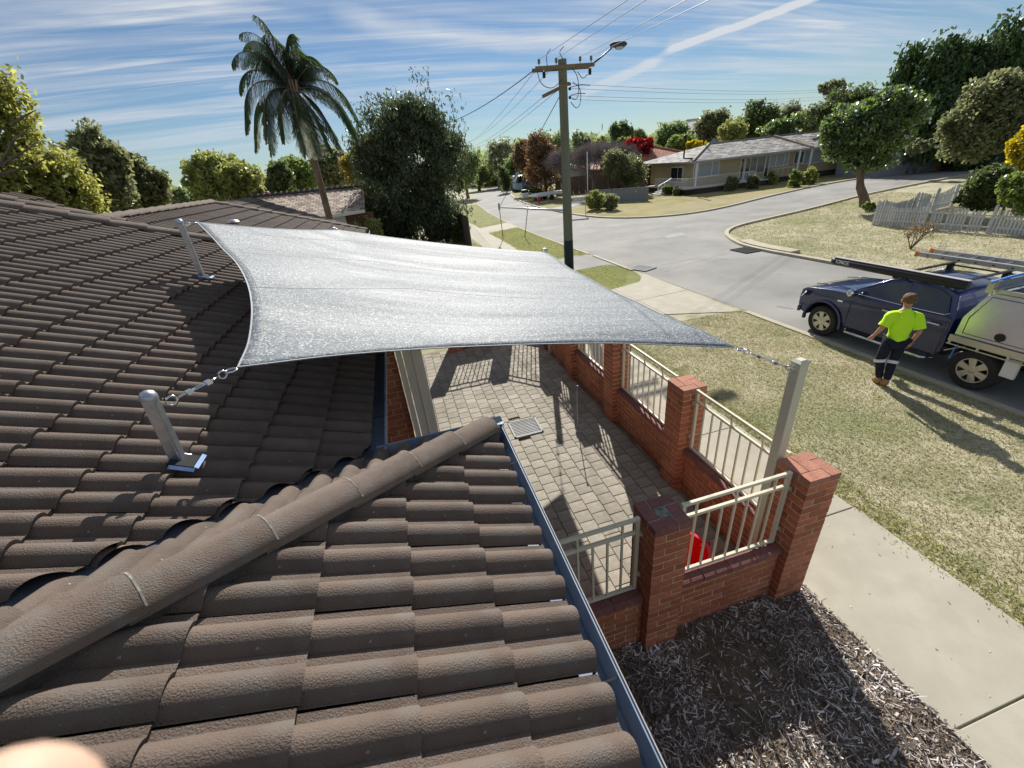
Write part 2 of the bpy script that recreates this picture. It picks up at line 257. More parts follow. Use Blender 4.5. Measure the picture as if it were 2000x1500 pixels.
# ------------------------------------------------------------------ mesh helpers
class MB:
    def __init__(s): s.v = []; s.f = []
    def add(s, vs, fs):
        o = len(s.v); s.v += [tuple(p) for p in vs]; s.f += [tuple(i + o for i in f) for f in fs]; return s
    def box(s, c, d, rz=0., rx=0., ry=0., R=None):
        hx, hy, hz = d[0] / 2, d[1] / 2, d[2] / 2
        if R is None: R = Matrix.Rotation(rz, 3, 'Z') @ Matrix.Rotation(ry, 3, 'Y') @ Matrix.Rotation(rx, 3, 'X')
        vs = [Vector(c) + R @ Vector((x, y, z)) for z in (-hz, hz) for x, y in ((-hx, -hy), (hx, -hy), (hx, hy), (-hx, hy))]
        return s.add(vs, [(3, 2, 1, 0), (4, 5, 6, 7), (0, 1, 5, 4), (1, 2, 6, 5), (2, 3, 7, 6), (3, 0, 4, 7)])
    def b2(s, a, b): return s.box([(a[i] + b[i]) / 2 for i in range(3)], [abs(b[i] - a[i]) for i in range(3)])
    def tube(s, pts, r, n=8, caps=True):
        pts = [Vector(p) for p in pts]; rs = r if isinstance(r, (list, tuple)) else [r] * len(pts)
        o = len(s.v); up = Vector((0, 0, 1))
        for k, p in enumerate(pts):
            t = (pts[min(k + 1, len(pts) - 1)] - pts[max(k - 1, 0)]).normalized()
            a = t.cross(up if abs(t.z) < .95 else Vector((1, 0, 0))).normalized(); b = t.cross(a)
            for j in range(n):
                th = 2 * PI * j / n; s.v.append(tuple(p + (a * math.cos(th) + b * math.sin(th)) * rs[k]))
        for k in range(len(pts) - 1):
            for j in range(n):
                j2 = (j + 1) % n; s.f.append((o + k * n + j, o + k * n + j2, o + (k + 1) * n + j2, o + (k + 1) * n + j))
        if caps: s.f.append(tuple(o + j for j in range(n))[::-1]); s.f.append(tuple(o + (len(pts) - 1) * n + j for j in range(n)))
        return s
    def bar(s, p, q, w, h=None):
        p, q = Vector(p), Vector(q); t = (q - p); Ln = t.length; t.normalize(); h = h or w
        up = Vector((0, 0, 1)) if abs(t.z) < .95 else Vector((0, 1, 0))
        a = up.cross(t).normalized(); b = t.cross(a)
        R = Matrix((t, a, b)).transposed(); return s.box((p + q) / 2, (Ln, w, h), R=R)
    def ring(s, c, nrm, R, r, n=14, m=6, arc=2 * PI, ph=0.):
        c = Vector(c); nrm = Vector(nrm).normalized(); a = nrm.orthogonal().normalized(); b = nrm.cross(a); k = n if arc > 6.2 else n + 1
        pts = [c + (a * math.cos(ph + arc * i / n) + b * math.sin(ph + arc * i / n)) * R for i in range(n + 1)]
        return s.tube(pts, r, m, caps=arc < 6.2)
    def lathe(s, c, prof, n=16, axis=(0, 0, 1), caps=True):
        c = Vector(c); ax = Vector(axis).normalized(); a = ax.orthogonal().normalized(); b = ax.cross(a); o = len(s.v)
        for r, h in prof:
            for j in range(n): th = 2 * PI * j / n; s.v.append(tuple(c + ax * h + (a * math.cos(th) + b * math.sin(th)) * r))
        for k in range(len(prof) - 1):
            for j in range(n): j2 = (j + 1) % n; s.f.append((o + k * n + j, o + k * n + j2, o + (k + 1) * n + j2, o + (k + 1) * n + j))
        if caps: s.f.append(tuple(o + j for j in range(n))[::-1]); s.f.append(tuple(o + (len(prof) - 1) * n + j for j in range(n)))
        return s
    def prism(s, poly, z0, z1):
        n = len(poly); return s.add([(p[0], p[1], z0) for p in poly] + [(p[0], p[1], z1) for p in poly], [tuple(range(n))[::-1], tuple(range(n, 2 * n))] + [(i, (i + 1) % n, n + (i + 1) % n, n + i) for i in range(n)])
    def poly(s, pts): n = len(pts); return s.add(pts, [tuple(range(n))])
    def mesh(s, name='mesh', smooth=False):
        me = bpy.data.meshes.new(name); me.from_pydata(s.v, [], s.f); me.update()
        if smooth: me.polygons.foreach_set('use_smooth', [True] * len(me.polygons))
        return me
    def build(s, name, m, parent=None, smooth=False, bevel=0., fixn=False, ang=None):
        me = s.mesh(name, smooth or ang is not None)
        if fixn:
            bm = bmesh.new(); bm.from_mesh(me); bmesh.ops.recalc_face_normals(bm, faces=bm.faces); bm.to_mesh(me); bm.free()
        if ang is not None: me.set_sharp_from_angle(angle=ang)
        o = link(name, me, m, parent)
        if bevel:
            bv = o.modifiers.new('bevel', 'BEVEL'); bv.width = bevel; bv.segments = 2; bv.limit_method = 'ANGLE'; bv.angle_limit = rad(35)
        return o
def link(name, me, m=None, parent=None):
    o = bpy.data.objects.new(name, me); COL.objects.link(o)
    if m is not None and not me.materials: me.materials.append(MT[m] if isinstance(m, str) else m)
    if parent is not None: par(o, parent)
    return o
WL = {}
def par(o, p):
    o.parent = p; o.matrix_parent_inverse = WL[p.name].inverted() if p.name in WL else Matrix.Identity(4)
def thing(name, label, cat, loc=(0, 0, 0), group=None, rz=0., local=False):
    o = bpy.data.objects.new(name, None); COL.objects.link(o); o.empty_display_size = .2
    o.location = loc; o.rotation_euler = (0, 0, rz); o['label'] = label; o['category'] = cat
    if group: o['group'] = group
    if not local: WL[o.name] = Matrix.Translation(Vector(loc)) @ Matrix.Rotation(rz, 4, 'Z')
    return o
def tag(o, label, cat, group=None):
    o['label'] = label; o['category'] = cat
    if group: o['group'] = group
    return o
def struct(o): o['kind'] = 'structure'; return o
def stuff(o, label=None, cat=None):
    o['kind'] = 'stuff'
    if label: o['label'] = label; o['category'] = cat
    return o
def copy_tree(o, parent=None):
    c = o.copy(); COL.objects.link(c); c.parent = parent
    if parent is not None: c.matrix_parent_inverse = o.matrix_parent_inverse.copy()
    for ch in list(o.children): copy_tree(ch, c)
    return c
def text_mesh(txt, size, ext=.002, align='CENTER'):
    cu_ = bpy.data.curves.new('text', 'FONT'); cu_.body = txt; cu_.size = size; cu_.extrude = ext; cu_.align_x = align; cu_.align_y = 'CENTER'
    o = bpy.data.objects.new('text', cu_); COL.objects.link(o); dg = bpy.context.evaluated_depsgraph_get()
    me = bpy.data.meshes.new_from_object(o.evaluated_get(dg)); bpy.data.objects.remove(o); return me
def sheet(name, pts, z, m): return MB().poly([(p[0], p[1], z) for p in pts]).build(name, m)
def px(pts, z=0.): return [tuple(G(x, y, z)) for x, y in pts]
def smooth_poly(pts, it=2):
    for _ in range(it):
        q = []
        for i in range(len(pts)):
            a, b = pts[i], pts[(i + 1) % len(pts)]; q += [(.75 * a[0] + .25 * b[0], .75 * a[1] + .25 * b[1]), (.25 * a[0] + .75 * b[0], .25 * a[1] + .75 * b[1])]
        pts = q
    return pts
def open_smooth(pts, it=2):
    for _ in range(it):
        q = [pts[0]]
        for a, b in zip(pts[:-1], pts[1:]): q += [(.75 * a[0] + .25 * b[0], .75 * a[1] + .25 * b[1]), (.25 * a[0] + .75 * b[0], .25 * a[1] + .75 * b[1])]
        pts = q + [pts[-1]]
    return pts

# ------------------------------------------------------------------ ground, roads, paths
g = MB().b2((-600, -60, -.6), (900, 1100, 0)).build('ground', 'grass_soil'); struct(g)
near_k = [(9.45, -12), (9.45, 9.6), (9.35, 15), (9.3, 20), (9.2, 28), (9.3, 36), (9.9, 46), (11.3, 60), (14.0, 76), (20, 95), (40, 118)]
east_k = open_smooth([(60, 125), (33, 104), (24.5, 88), (18.6, 70), (16.0, 55), (15.2, 46), (15.0, 38), (15.7, 31), (18.6, 27.9), (22.4, 27.6), (29.4, 30.2), (37.8, 32.6), (45, 32.8), (53.1, 32.0), (75, 31), (140, 36)], 2)
isl_k = open_smooth([(140, 26), (75, 25.5), (48, 26.6), (33.3, 24.8), (26.1, 22.6), (21.4, 21.6), (18.8, 21.0), (17.2, 19.9), (16.1, 18.1), (15.4, 16.2), (15.55, 13), (15.6, 11), (15.6, -12)], 2)
nk = open_smooth(near_k, 1)
road = MB()
road.poly([(p[0], p[1], .006) for p in (nk + east_k + isl_k)][::-1])
struct(road.build('road', 'asphalt'))
# the turned verges on the far side of the street
struct(sheet('lawn_east', [(p[0] + .0, p[1]) for p in east_k] + [(140, 60), (90, 75), (60, 110)], .012, 'lawn_far'))
def kerb(pts, w, h, label, seg=1.8, off=0.):
    P_ = [Vector((p[0], p[1], 0)) for p in pts]; mb = MB()
    for i, (a, b) in enumerate(zip(P_[:-1], P_[1:])):
        t0 = (P_[min(i + 1, len(P_) - 1)] - P_[max(i - 1, 0)]).normalized(); t1 = (P_[min(i + 2, len(P_) - 1)] - P_[i]).normalized()
        n0 = Vector((-t0.y, t0.x, 0)); n1 = Vector((-t1.y, t1.x, 0))
        q = [a + n0 * off, a + n0 * (off + w), b + n1 * (off + w), b + n1 * off]
        mb.add([(v.x, v.y, 0) for v in q] + [(q[0].x, q[0].y, h), (q[1].x, q[1].y, h), (q[2].x, q[2].y, h), (q[3].x, q[3].y, h)],
               [(4, 5, 6, 7)[::-1], (0, 3, 7, 4), (1, 5, 6, 2), (0, 4, 5, 1), (3, 2, 6, 7)])
    o = mb.build('kerb', 'kerb', fixn=True); struct(o); return o
kerb(open_smooth([(9.45, -12), (9.45, 9.6)], 1), .16, .03, '')
kerb(open_smooth([(9.3, 15.9), (9.3, 19.6)], 1), .14, .05, '')
kerb([(9.3, 20.2), (9.2, 28), (9.3, 33.0)], .12, .03, ''); kerb([(9.4, 36.4), (9.9, 46), (11.3, 60)], .12, .03, '')
kerb(east_k, .22, .10, '', off=-.22)
kerb(isl_k, .20, .10, '', off=-.20)
k = MB(); pp = [p for p in isl_k if 13.6 < p[1] < 17.4 and p[0] < 17]
for a, b in zip(pp[:-1], pp[1:]): k.bar((a[0] + .32, a[1], .065), (b[0] + .32, b[1], .065), .55, .13)
struct(k.build('gutter_slab', 'kerb'))
# driveway crossover, pale patches, crack lines
cross = [(5.25, 9.9), (7.3, 10.6), (9.25, 9.7), (9.32, 12.0), (9.35, 15.2), (8.6, 14.2), (7.4, 13.9), (5.25, 13.6)]
struct(sheet('driveway_crossover', cross, .016, 'concrete'))
mbj = MB()
for a, b in (((7.35, 9.9), (7.35, 13.9)), ((5.3, 12.1), (9.3, 12.3))): mbj.bar((a[0], a[1], .018), (b[0], b[1], .018), .02, .004)
struct(mbj.build('joint_line', 'black'))
struct(sheet('verge_strip', smooth_poly([(5.0, 13.4), (7.6, 13.8), (8.9, 14.4), (9.35, 15.9), (8.9, 17.6), (5.0, 17.5)], 2), .008, 'lawn_green'))
struct(sheet('asphalt_apron', [(5.0, 17.3), (8.9, 17.5), (9.35, 15.9), (9.4, 19.7), (8.4, 20.4), (7.4, 20.0), (5, 20.2)], .0155, 'asphalt'))
struct(sheet('verge_strip', [(5.0, 20.2), (7.4, 20.0), (9.1, 20.3), (9.1, 28), (9.2, 33.0), (6.9, 31.9), (6.75, 25)], .012, 'lawn_green'))
struct(sheet('verge_strip', [(6.75, 36), (9.2, 37.2), (9.8, 47), (11.2, 60), (8, 61), (6.75, 46)], .012, 'lawn_green'))
struct(sheet('verge_strip', [(2.0, 22), (5.0, 22), (5.0, 60), (3.4, 60), (3.4, 30)], .008, 'lawn_green'))
struct(sheet('driveway_crossover', [(2.0, 33.3), (5.2, 33.3), (6.7, 32.2), (9.3, 33.4), (9.4, 36.8), (6.7, 35.8), (5.2, 35.8), (2.0, 35.8)], .018, 'concrete'))
struct(sheet('driveway_crossover', [(14.6, 47.8), (22, 54.0), (22.4, 56.4), (15.1, 50.6)], .022, 'concrete'))
struct(sheet('driveway_crossover', [(15.1, 40.0), (19, 43), (19.5, 45), (15.0, 42.6)], .022, 'asphalt_pale'))
struct(sheet('driveway_crossover', [(50, 33.0), (60, 39), (66, 39), (60, 32.4)], .022, 'asphalt_pale'))
pw = MB()
struct(sheet('footpath_strip', [(5.0, 20.4), (6.5, 20.4), (6.65, 33), (6.65, 60), (5.15, 60), (5.15, 33)], .014, 'concrete'))
def wob(p, q, w, z=.011, n=14, amp=.05):
    p, q = Vector((*p, z)), Vector((*q, z)); t = (q - p); nn = Vector((-t.y, t.x, 0)).normalized(); pts = [p + t * i / n + nn * random.uniform(-amp, amp) for i in range(n + 1)]
    m_ = MB()
    for a, b in zip(pts[:-1], pts[1:]): m_.poly([a - nn * w / 2, b - nn * w / 2, b + nn * w / 2, a + nn * w / 2])
    return m_
for a, b, w in (((10.1, 15.0), (15.0, 16.4), .05), ((10.2, 15.9), (13, 16.2), .03), ((10.2, 14.5), (10.5, 15.4), .05), ((9.6, 25.5), (15.6, 31.2), .12), ((10, 23), (20.5, 24.8), .07), ((16, 27.2), (30, 28.2), .10)):
    struct(wob(a, b, w).build('road_seam', 'asphalt_pale'))
struct(sheet('road_patch', px([(1293, 462), (1330, 454), (1342, 459), (1306, 466)]), .012, 'asphalt_pale'))
def grate(c, sx, sy, m, label, n=9, rz=0., pad=None):
    t = thing('drain_grate', label, 'drain grate', (c[0], c[1], c[2]), rz=rz, local=True)
    f = MB(); w = .03
    for s_ in (-1, 1): f.box((s_ * (sx / 2 - w / 2), 0, 0), (w, sy, .03)); f.box((0, s_ * (sy / 2 - w / 2), 0), (sx, w, .03))
    f.build('frame', m, t); MB().box((0, 0, -.02), (sx - w, sy - w, .005)).build('pit', 'black', t)
    b_ = MB().box((0, 0, 0), (sx - 2 * w, (sy - 2 * w) / n * .40, .018)).mesh('bar')
    for i in range(n):
        o = link('bar', b_, m, t); o.location = (0, -sy / 2 + w + (i + .5) * (sy - 2 * w) / n, 0)
    return t
grate((9.72, 15.95, .035), .75, .95, 'grate', 'pale street drain grate in the road beside the asphalt apron', 8, rad(20))
grate((14.85, 15.9, .035), .75, 1.0, 'black', 'dark street drain grate against the kerb of the far lawn corner', 8)
# footpath beside the fence: slabs
fp = struct(MB().b2((3.56, -6, -.1), (5.14, 9.9, -.01)).build('footpath', 'soil'))
y = -5.6; sl = 0
while y < 9.9:
    y1 = min(y + 2.12, 9.95)
    MB().b2((3.57, y + .008, -.05), (5.12 + random.uniform(-.01, .01), y1 - .008, .024)).build('slab', 'concrete', fp, bevel=.006)
    y = y1
# garden bed
bed = struct(sheet('soil', [(-1.2, 2.30), (3.56, 2.30), (3.55, -6), (-1.2, -6)], .004, 'soil'))

# ------------------------------------------------------------------ grass blades and mulch
def quads_mesh(name, C, A, B):
    """C centres, A/B half axes, all (n,3)"""
    n = len(C); v = np.empty((n, 4, 3), np.float32); v[:, 0] = C - A - B; v[:, 1] = C + A - B; v[:, 2] = C + A + B; v[:, 3] = C - A + B
    me = bpy.data.meshes.new(name); me.vertices.add(n * 4); me.vertices.foreach_set('co', v.ravel())
    me.loops.add(n * 4); me.loops.foreach_set('vertex_index', np.arange(n * 4, dtype=np.int32))
    me.polygons.add(n); me.polygons.foreach_set('loop_start', np.arange(0, n * 4, 4, dtype=np.int32)); me.polygons.foreach_set('loop_total', np.full(n, 4, np.int32))
    me.update(); return me
def blades(name, n, xr, yr, h, w, m, label, dens=None, cond=None, z0=0.):
    X = rng.uniform(*xr, n); Y = rng.uniform(*yr, n)
    if cond is not None: k_ = cond(X, Y); X, Y = X[k_], Y[k_]
    n = len(X); hh = h * rng.uniform(.4, 1.3, n); an = rng.uniform(0, 2 * PI, n); lean = rng.uniform(.75, 1.5, n); la = rng.uniform(0, 2 * PI, n)
    B = np.stack([np.cos(la) * np.sin(lean), np.sin(la) * np.sin(lean), np.cos(lean)], 1) * hh[:, None] / 2
    A = np.stack([np.cos(an), np.sin(an), 0 * an], 1) * w * rng.uniform(.6, 1.4, n)[:, None] / 2
    C = np.stack([X, Y, np.full(n, z0)], 1) + B
    o = link(name, quads_mesh(name, C, A, B), m); stuff(o, label, 'grass'); return o
blades('verge_grass', 90000, (5.08, 9.5), (.2, 9.9), .045, .009, 'blade', 'short dry grass of the verge between footpath and kerb',
       cond=lambda X, Y: (X < 9.4) & (Y > (X - 5.1) * .55 + .2))
blades('edge_grass', 9000, (4.95, 5.5), (.6, 9.9), .055, .009, 'blade_green', 'greener grass creeping over the edge of the footpath', cond=lambda X, Y: X > 5.05 + .09 * np.sin(Y * 5.1) + .07 * np.sin(Y * 13) + rng.normal(0, .03, len(X)))
blades('verge_grass', 14000, (5.0, 9.4), (13.6, 17.5), .06, .012, 'blade_green', 'greener grass of the small verge patch beside the driveway crossover', cond=lambda X, Y: (Y > 13.6 + .12 * (X - 5)) & (X < 7.6 + .65 * (Y - 13.6)) & (X < 9.2))
blades('verge_grass', 30000, (5.0, 9.2), (20.3, 33), .07, .018, 'blade_green', 'grass of the verge strip around the guy wires', cond=lambda X, Y: X > 6.7)
blades('corner_lawn_grass', 60000, (15.7, 34), (9, 25), .09, .018, 'blade', 'dry grass of the corner lawn in front of the picket fence', cond=lambda X, Y: (Y < 20.3 + (X - 16.8) * .26) & (Y < 16 + (X - 15.6) * 2.2))
n = 30000
X = rng.uniform(.3, 3.60, n); Y = rng.uniform(-.8, 2.25, n)
dn = .5 + .5 * np.sin(X * 3.1 + 1) * np.sin(Y * 2.3 + .6) + rng.uniform(-.35, .35, n); k_ = (dn > .22) | (X > 3.0); X, Y = X[k_], Y[k_]; n = len(X)
an = rng.uniform(0, 2 * PI, n); ln = rng.gamma(1.5, .012, n) + .004; wd = rng.uniform(.0015, .005, n) + .006 * (rng.random(n) > .93); ti = rng.normal(0, .35, n); t2 = rng.normal(0, .5, n)
A = np.stack([np.cos(an) * np.cos(ti), np.sin(an) * np.cos(ti), np.sin(ti)], 1) * ln[:, None]
B = np.stack([-np.sin(an) * np.cos(t2), np.cos(an) * np.cos(t2), np.sin(t2)], 1) * wd[:, None]
o = link('mulch', quads_mesh('mulch', np.stack([X, Y, .012 + rng.uniform(0, .02, n)], 1), A, B), 'chip'); stuff(o, 'grey brown wood chip mulch in the garden bed below the fence', 'mulch')
nl_ = 420; X = np.concatenate([rng.uniform(3.5, 5.2, 110), rng.uniform(5.2, 9.4, 160), rng.uniform(.2, 3.1, 70), rng.uniform(15.8, 26, 80)]); Y = np.concatenate([rng.uniform(-.5, 9, 110), rng.uniform(.5, 12, 160), rng.uniform(2.6, 10, 70), rng.uniform(10, 18, 80)])
an = rng.uniform(0, 6.3, nl_); ll = rng.uniform(.006, .016, nl_); A = np.stack([np.cos(an), np.sin(an), rng.uniform(-.1, .1, nl_)], 1) * ll[:, None]; B = np.stack([-np.sin(an), np.cos(an), rng.uniform(-.2, .2, nl_)], 1) * ll[:, None] * .35
o = link('fallen_leaves', quads_mesh('fallen_leaves', np.stack([X, Y, np.where(X > 5.16, .030, np.where(X < 3.3, .042, .029))], 1), A, B), 'chip'); stuff(o, 'fallen leaves and bark flakes scattered over path, paving and lawn', 'leaf litter')
rb = MB(); 
for i in range(60):
    x, y_ = random.uniform(.5, 3.5), random.uniform(-.5, 2.1); s_ = random.uniform(.012, .035); rb.box((x, y_, s_ * .4), (s_ * 1.6, s_, s_ * .7), rz=random.uniform(0, 6), rx=random.uniform(-.3, .3))
stuff(rb.build('pebbles', 'soil'), 'small stones and clods scattered in the mulch', 'stones')
for i, (a, b_, c_) in enumerate((((1.25, 1.55), (2.0, 1.72), (3.2, 1.05)), ((1.5, .75), (2.2, .95), (3.0, .55)))):
    pts = [Vector((*a, .035)) * (1 - t) ** 2 + Vector((*b_, .07)) * 2 * t * (1 - t) + Vector((*c_, .03)) * t * t for t in np.linspace(0, 1, 16)]
    tag(MB().tube(pts, .007, 6).build('irrigation_pipe', 'bark', smooth=True), ['thin brown drip pipe curving over mulch near the fence pillars', 'thin brown drip pipe curving over mulch nearer the roof gutter'][i], 'pipe')

# ------------------------------------------------------------------ courtyard paving
cy = struct(MB().b2((-1.6, 2.38, -.04), (3.3, 11.2, .008)).build('courtyard', 'sand'))
pvm = MB(); pvm.add([(-.110, -.1, 0), (.110, -.1, 0), (.110, .1, 0), (-.110, .1, 0), (-.110, -.1, .030), (.110, -.1, .030), (.110, .1, .030), (-.110, .1, .030),
                     (-.105, -.095, .034), (.105, -.095, .034), (.105, .095, .034), (-.105, .095, .034)],
                    [(0, 1, 5, 4), (1, 2, 6, 5), (2, 3, 7, 6), (3, 0, 4, 7), (4, 5, 9, 8), (5, 6, 10, 9), (6, 7, 11, 10), (7, 4, 8, 11), (8, 9, 10, 11)])
pv = pvm.mesh('paver'); cells = []
for i in range(16):
    x = -.35 + i * .228
    for j in range(44):
        y = 2.45 + j * .207 + (.1035 if i % 2 else 0)
        if 1.28 < x < 1.90 and 6.14 < y < 6.80: continue
        if y > 10.95 or x > 3.2: continue
        seen = x > -.05 - 0 and not (x < .35 and y < 3.0)
        cells.append((math.hypot(x, y) if seen else 99, x, y))
cells.sort(); rest = MB()
for k, (d, x, y) in enumerate(cells):
    tl = (random.uniform(-.008, .008), random.uniform(-.008, .008), random.uniform(-.012, .012)); dz = random.uniform(-.002, .002)
    if k < 300:
        o = link('paver', pv, 'paver', cy); o.location = (x, y, dz); o.rotation_euler = tl
    else:
        R = Matrix.Rotation(tl[2], 3, 'Z') @ Matrix.Rotation(tl[0], 3, 'X')
        rest.add([R @ Vector(v) + Vector((x, y, dz)) for v in pvm.v], pvm.f)
stuff(rest.build('pavers', 'paver', cy))
grate((1.59, 6.47, .040), .56, .56, 'grate', 'square galvanised drain grate set in the courtyard paving', 10, rad(0))
rod = thing('garden_stake', 'thin upright metal rod standing in the shaded courtyard paving', 'stake', (2.46, 5.95, 0), local=True)
MB().tube([(0, 0, .03), (0, 0, 1.0)], .008, 8).build('rod', 'galv', rod, smooth=True)
MB().lathe((0, 0, .03), [(.05, 0), (.05, .01), (.02, .02)]).build('foot', 'galv', rod); MB().box((.01, 0, .99), (.03, .02, .02)).build('handle', 'black', rod)

# ------------------------------------------------------------------ brick piers, low walls, railings
BH, CH = .076, .086
def brick_mesh(lx, ly, lz=BH, nm='brick'):
    e = .004; x, y, z = lx / 2, ly / 2, lz / 2
    return MB().box((0, 0, 0), (lx, ly, lz)).mesh(nm)
BM_ = {}
def brick(par_, a, b, z, m='brick', lz=BH):
    key = (round(b[0] - a[0], 3), round(b[1] - a[1], 3), lz, m)
    if key not in BM_: BM_[key] = brick_mesh(key[0], key[1], lz); BM_[key].materials.append(MT[m])
    o = link('brick', BM_[key], None, par_); j = .0018
    o.location = ((a[0] + b[0]) / 2 + random.uniform(-j, j), (a[1] + b[1]) / 2 + random.uniform(-j, j), z + lz / 2 + random.uniform(-j / 2, j / 2)); o.rotation_euler = (0, 0, random.uniform(-.006, .006))
    return o
def pier(x, y, label, top='brick', n=20, group='brick piers of the courtyard fence'):
    t = thing('brick_pier', label, 'brick pillar', (x, y, 0), group=group, local=True)
    MB().b2((.003, .003, 0), (.347, .347, n * CH - .012)).build('mortar', 'mortar' if top != 'brick_dark' else 'mortar', t)
    A_ = [((0, 0), (.23, .11)), ((.24, 0), (.35, .23)), ((.12, .24), (.35, .35)), ((0, .12), (.11, .35))]
    B_ = [((.12, 0), (.35, .11)), ((.24, .12), (.35, .35)), ((0, .24), (.23, .35)), ((0, 0), (.11, .23))]
    for c in range(n):
        z = .005 + c * CH; m = top if c == n - 1 else 'brick'
        for a, b in (A_ if c % 2 else B_): brick(t, a, b, z, m)
    if top == 'brick_pale': MB().b2((.112, .112, n * CH - .03), (.238, .238, n * CH - .003)).build('brick', 'brick_pale', t)
    if top == 'brick_dark': MB().b2((.115, .115, n * CH - .03), (.235, .235, n * CH - .004)).build('mortar_cap', 'mortar_grey', t)
    return t
def wall(p, q, label, n=8, dark=False, inner=False):
    """low wall between piers along X or Y; p,q = ends of its centre line"""
    ax = 0 if abs(q[0] - p[0]) > abs(q[1] - p[1]) else 1; Ln = abs(q[ax] - p[ax]); t = thing('low_brick_wall', label, 'brick wall', (p[0], p[1], 0), group='low brick walls of the courtyard fence', rz=0 if ax == 0 else PI / 2, local=True)
    MB().b2((0, -.052, 0), (Ln, .052, n * CH - .004)).build('mortar', 'mortar', t)
    for c in range(n):
        x = -.12 if c % 2 else 0.
        while x < Ln:
            a, b = max(x, 0), min(x + .23, Ln)
            if b - a > .03: brick(t, (a, -.055), (b, .055), .005 + c * CH)
            x += .24
    k = max(2, round(Ln / .31)); w = Ln / k
    for i in range(k):      # sill bricks
        o = link('sill_brick', sill_mesh(w - .008), None, t); o.location = ((i + .5) * w, 0, n * CH + .004 + random.uniform(-.001, .001)); o.rotation_euler = (0, random.uniform(-.004, .004), random.uniform(-.004, .004))
    MB().b2((0, -.062, n * CH - .004), (Ln, .062, n * CH + .045)).build('sill_mortar', 'mortar', t)
    return t
SM = {}
def sill_mesh(w):
    w = round(w, 3)
    if w not in SM:
        m_ = MB().add([(-w / 2, y, z) for y, z in ((-.085, 0), (.085, 0), (.085, .05), (.06, .062), (-.06, .062), (-.085, .05))] + [(w / 2, y, z) for y, z in ((-.085, 0), (.085, 0), (.085, .05), (.06, .062), (-.06, .062), (-.085, .05))],
                      [tuple(range(6)), tuple(range(6, 12))[::-1]] + [(i, i + 6, (i + 1) % 6 + 6, (i + 1) % 6) for i in range(6)])
        me = m_.mesh('sill_brick'); bm = bmesh.new(); bm.from_mesh(me); bmesh.ops.recalc_face_normals(bm, faces=bm.faces); bm.to_mesh(me); bm.free()
        me.materials.append(MT['brick_dark']); SM[w] = me
    return SM[w]
def railing(p, q, label, n=7, z0=.79, z1=1.70, top3=(0, 3, 6)):
    v = Vector((q[0] - p[0], q[1] - p[1], 0)); Ln = v.length; rz = math.atan2(v.y, v.x)
    t = thing('fence_railing', label, 'railing', (p[0], p[1], 0), group='cream railings between the brick piers', rz=rz, local=True)
    a, b = .05, Ln - .05
    for z, nm in ((z1, 'top_rail'), (z1 - .155, 'middle_rail'), (z0, 'bottom_rail')): MB().b2((a, -.016, z - .016), (b, .016, z + .016)).build(nm, 'cream', t, bevel=.004)
    pm = MB().b2((-.018, -.018, z0 - .016), (.018, .018, z1 + .0165)).mesh('post')
    for x in (a, b): o = link('post', pm, 'cream', t); o.location = (x, 0, 0)
    for k in range(n):
        x = a + (b - a) * (k + 1) / (n + 1); hi = z1 if k in top3 else z1 - .155
        MB().b2((x - .009, -.0092, z0), (x + .009, .0092, hi)).build('bar', 'cream', t)
    for x, s_ in ((a, -1), (b, 1)):
        for z in (z0 + .17, z1 - .20):
            MB().b2((x + s_ * .018, -.012, z - .012), (x + s_ * .05, .012, z + .012)).box((x + s_ * .047, 0, z), (.006, .05, .05)).build('bracket', 'cream', t)
    return t
PX, PY = 3.15, (2.16, 4.02, 5.95, 7.90, 9.84)
names = ['corner brick pillar with reddish sunlit top beside the footpath', 'second brick pillar along the footpath, lit top rising above the railing', 'third brick pillar along the footpath, its top hidden by the sail',
         'fourth brick pillar along the footpath, mostly behind the sail edge', 'farthest brick pillar along the footpath, hidden behind the sail']
for y, nm in zip(PY, names): pier(PX, y, nm, 'brick_pale')
pier(1.55, 2.14, 'brick pillar with dark weathered mortar top nearest the roof gutter', 'brick_dark')
pier(-.05, 2.14, 'brick pillar of the front fence hidden under the roof eave', 'brick')
pier(2.18, 10.85, 'brick pillar at the far end of the courtyard under the sail'); pier(.72, 10.85, 'brick pillar at the far left of the courtyard, orange corner under the sail')
wy = PX + .175
WN = ['low brick wall between corner pillar and second pillar', 'low brick wall behind the second pillar along the footpath', 'low brick wall between third and fourth pillars', 'low brick wall at the far end of the footpath side']
RN = ['cream railing beside the cream sail post', 'cream railing behind the second brick pillar, under the sail edge', 'cream railing seen small just below the sail edge', 'cream railing hidden at the far end of the footpath side']
for i in range(4):
    a, b = PY[i] + .355, PY[i + 1] - .005
    wall((wy, a), (wy, b), WN[i]); railing((wy, a), (wy, b), RN[i], 8 if i else 8, top3=(1, 4, 7) if i == 0 else (1, 4, 7))
wall((1.905, 2.30), (3.145, 2.30), 'low brick wall with pale stained end facing the mulch bed', n=8); railing((1.905, 2.33), (3.145, 2.33), 'sunlit cream railing between dark topped pillar and corner pillar', 7)
wall((.305, 2.30), (1.545, 2.30), 'low brick wall partly hidden by the roof gutter'); railing((.305, 2.33), (1.545, 2.33), 'cream railing partly hidden by the roof gutter', 7, top3=(0, 3, 6))
wall((1.075, 11.02), (2.175, 11.02), 'low brick wall closing the far end of the courtyard'); railing((1.075, 11.02), (2.175, 11.02), 'cream railing at the far end of the courtyard', 8, top3=(1, 4, 7))
railing((2.54, 11.0), (3.2, 10.24), 'short angled cream railing across the far courtyard corner', 6, z0=.2, top3=(0, 3))
MB().bar((2.54, 11.02, .1), (3.2, 10.24, .1), .11, .2).build('low_brick_wall', 'brick')
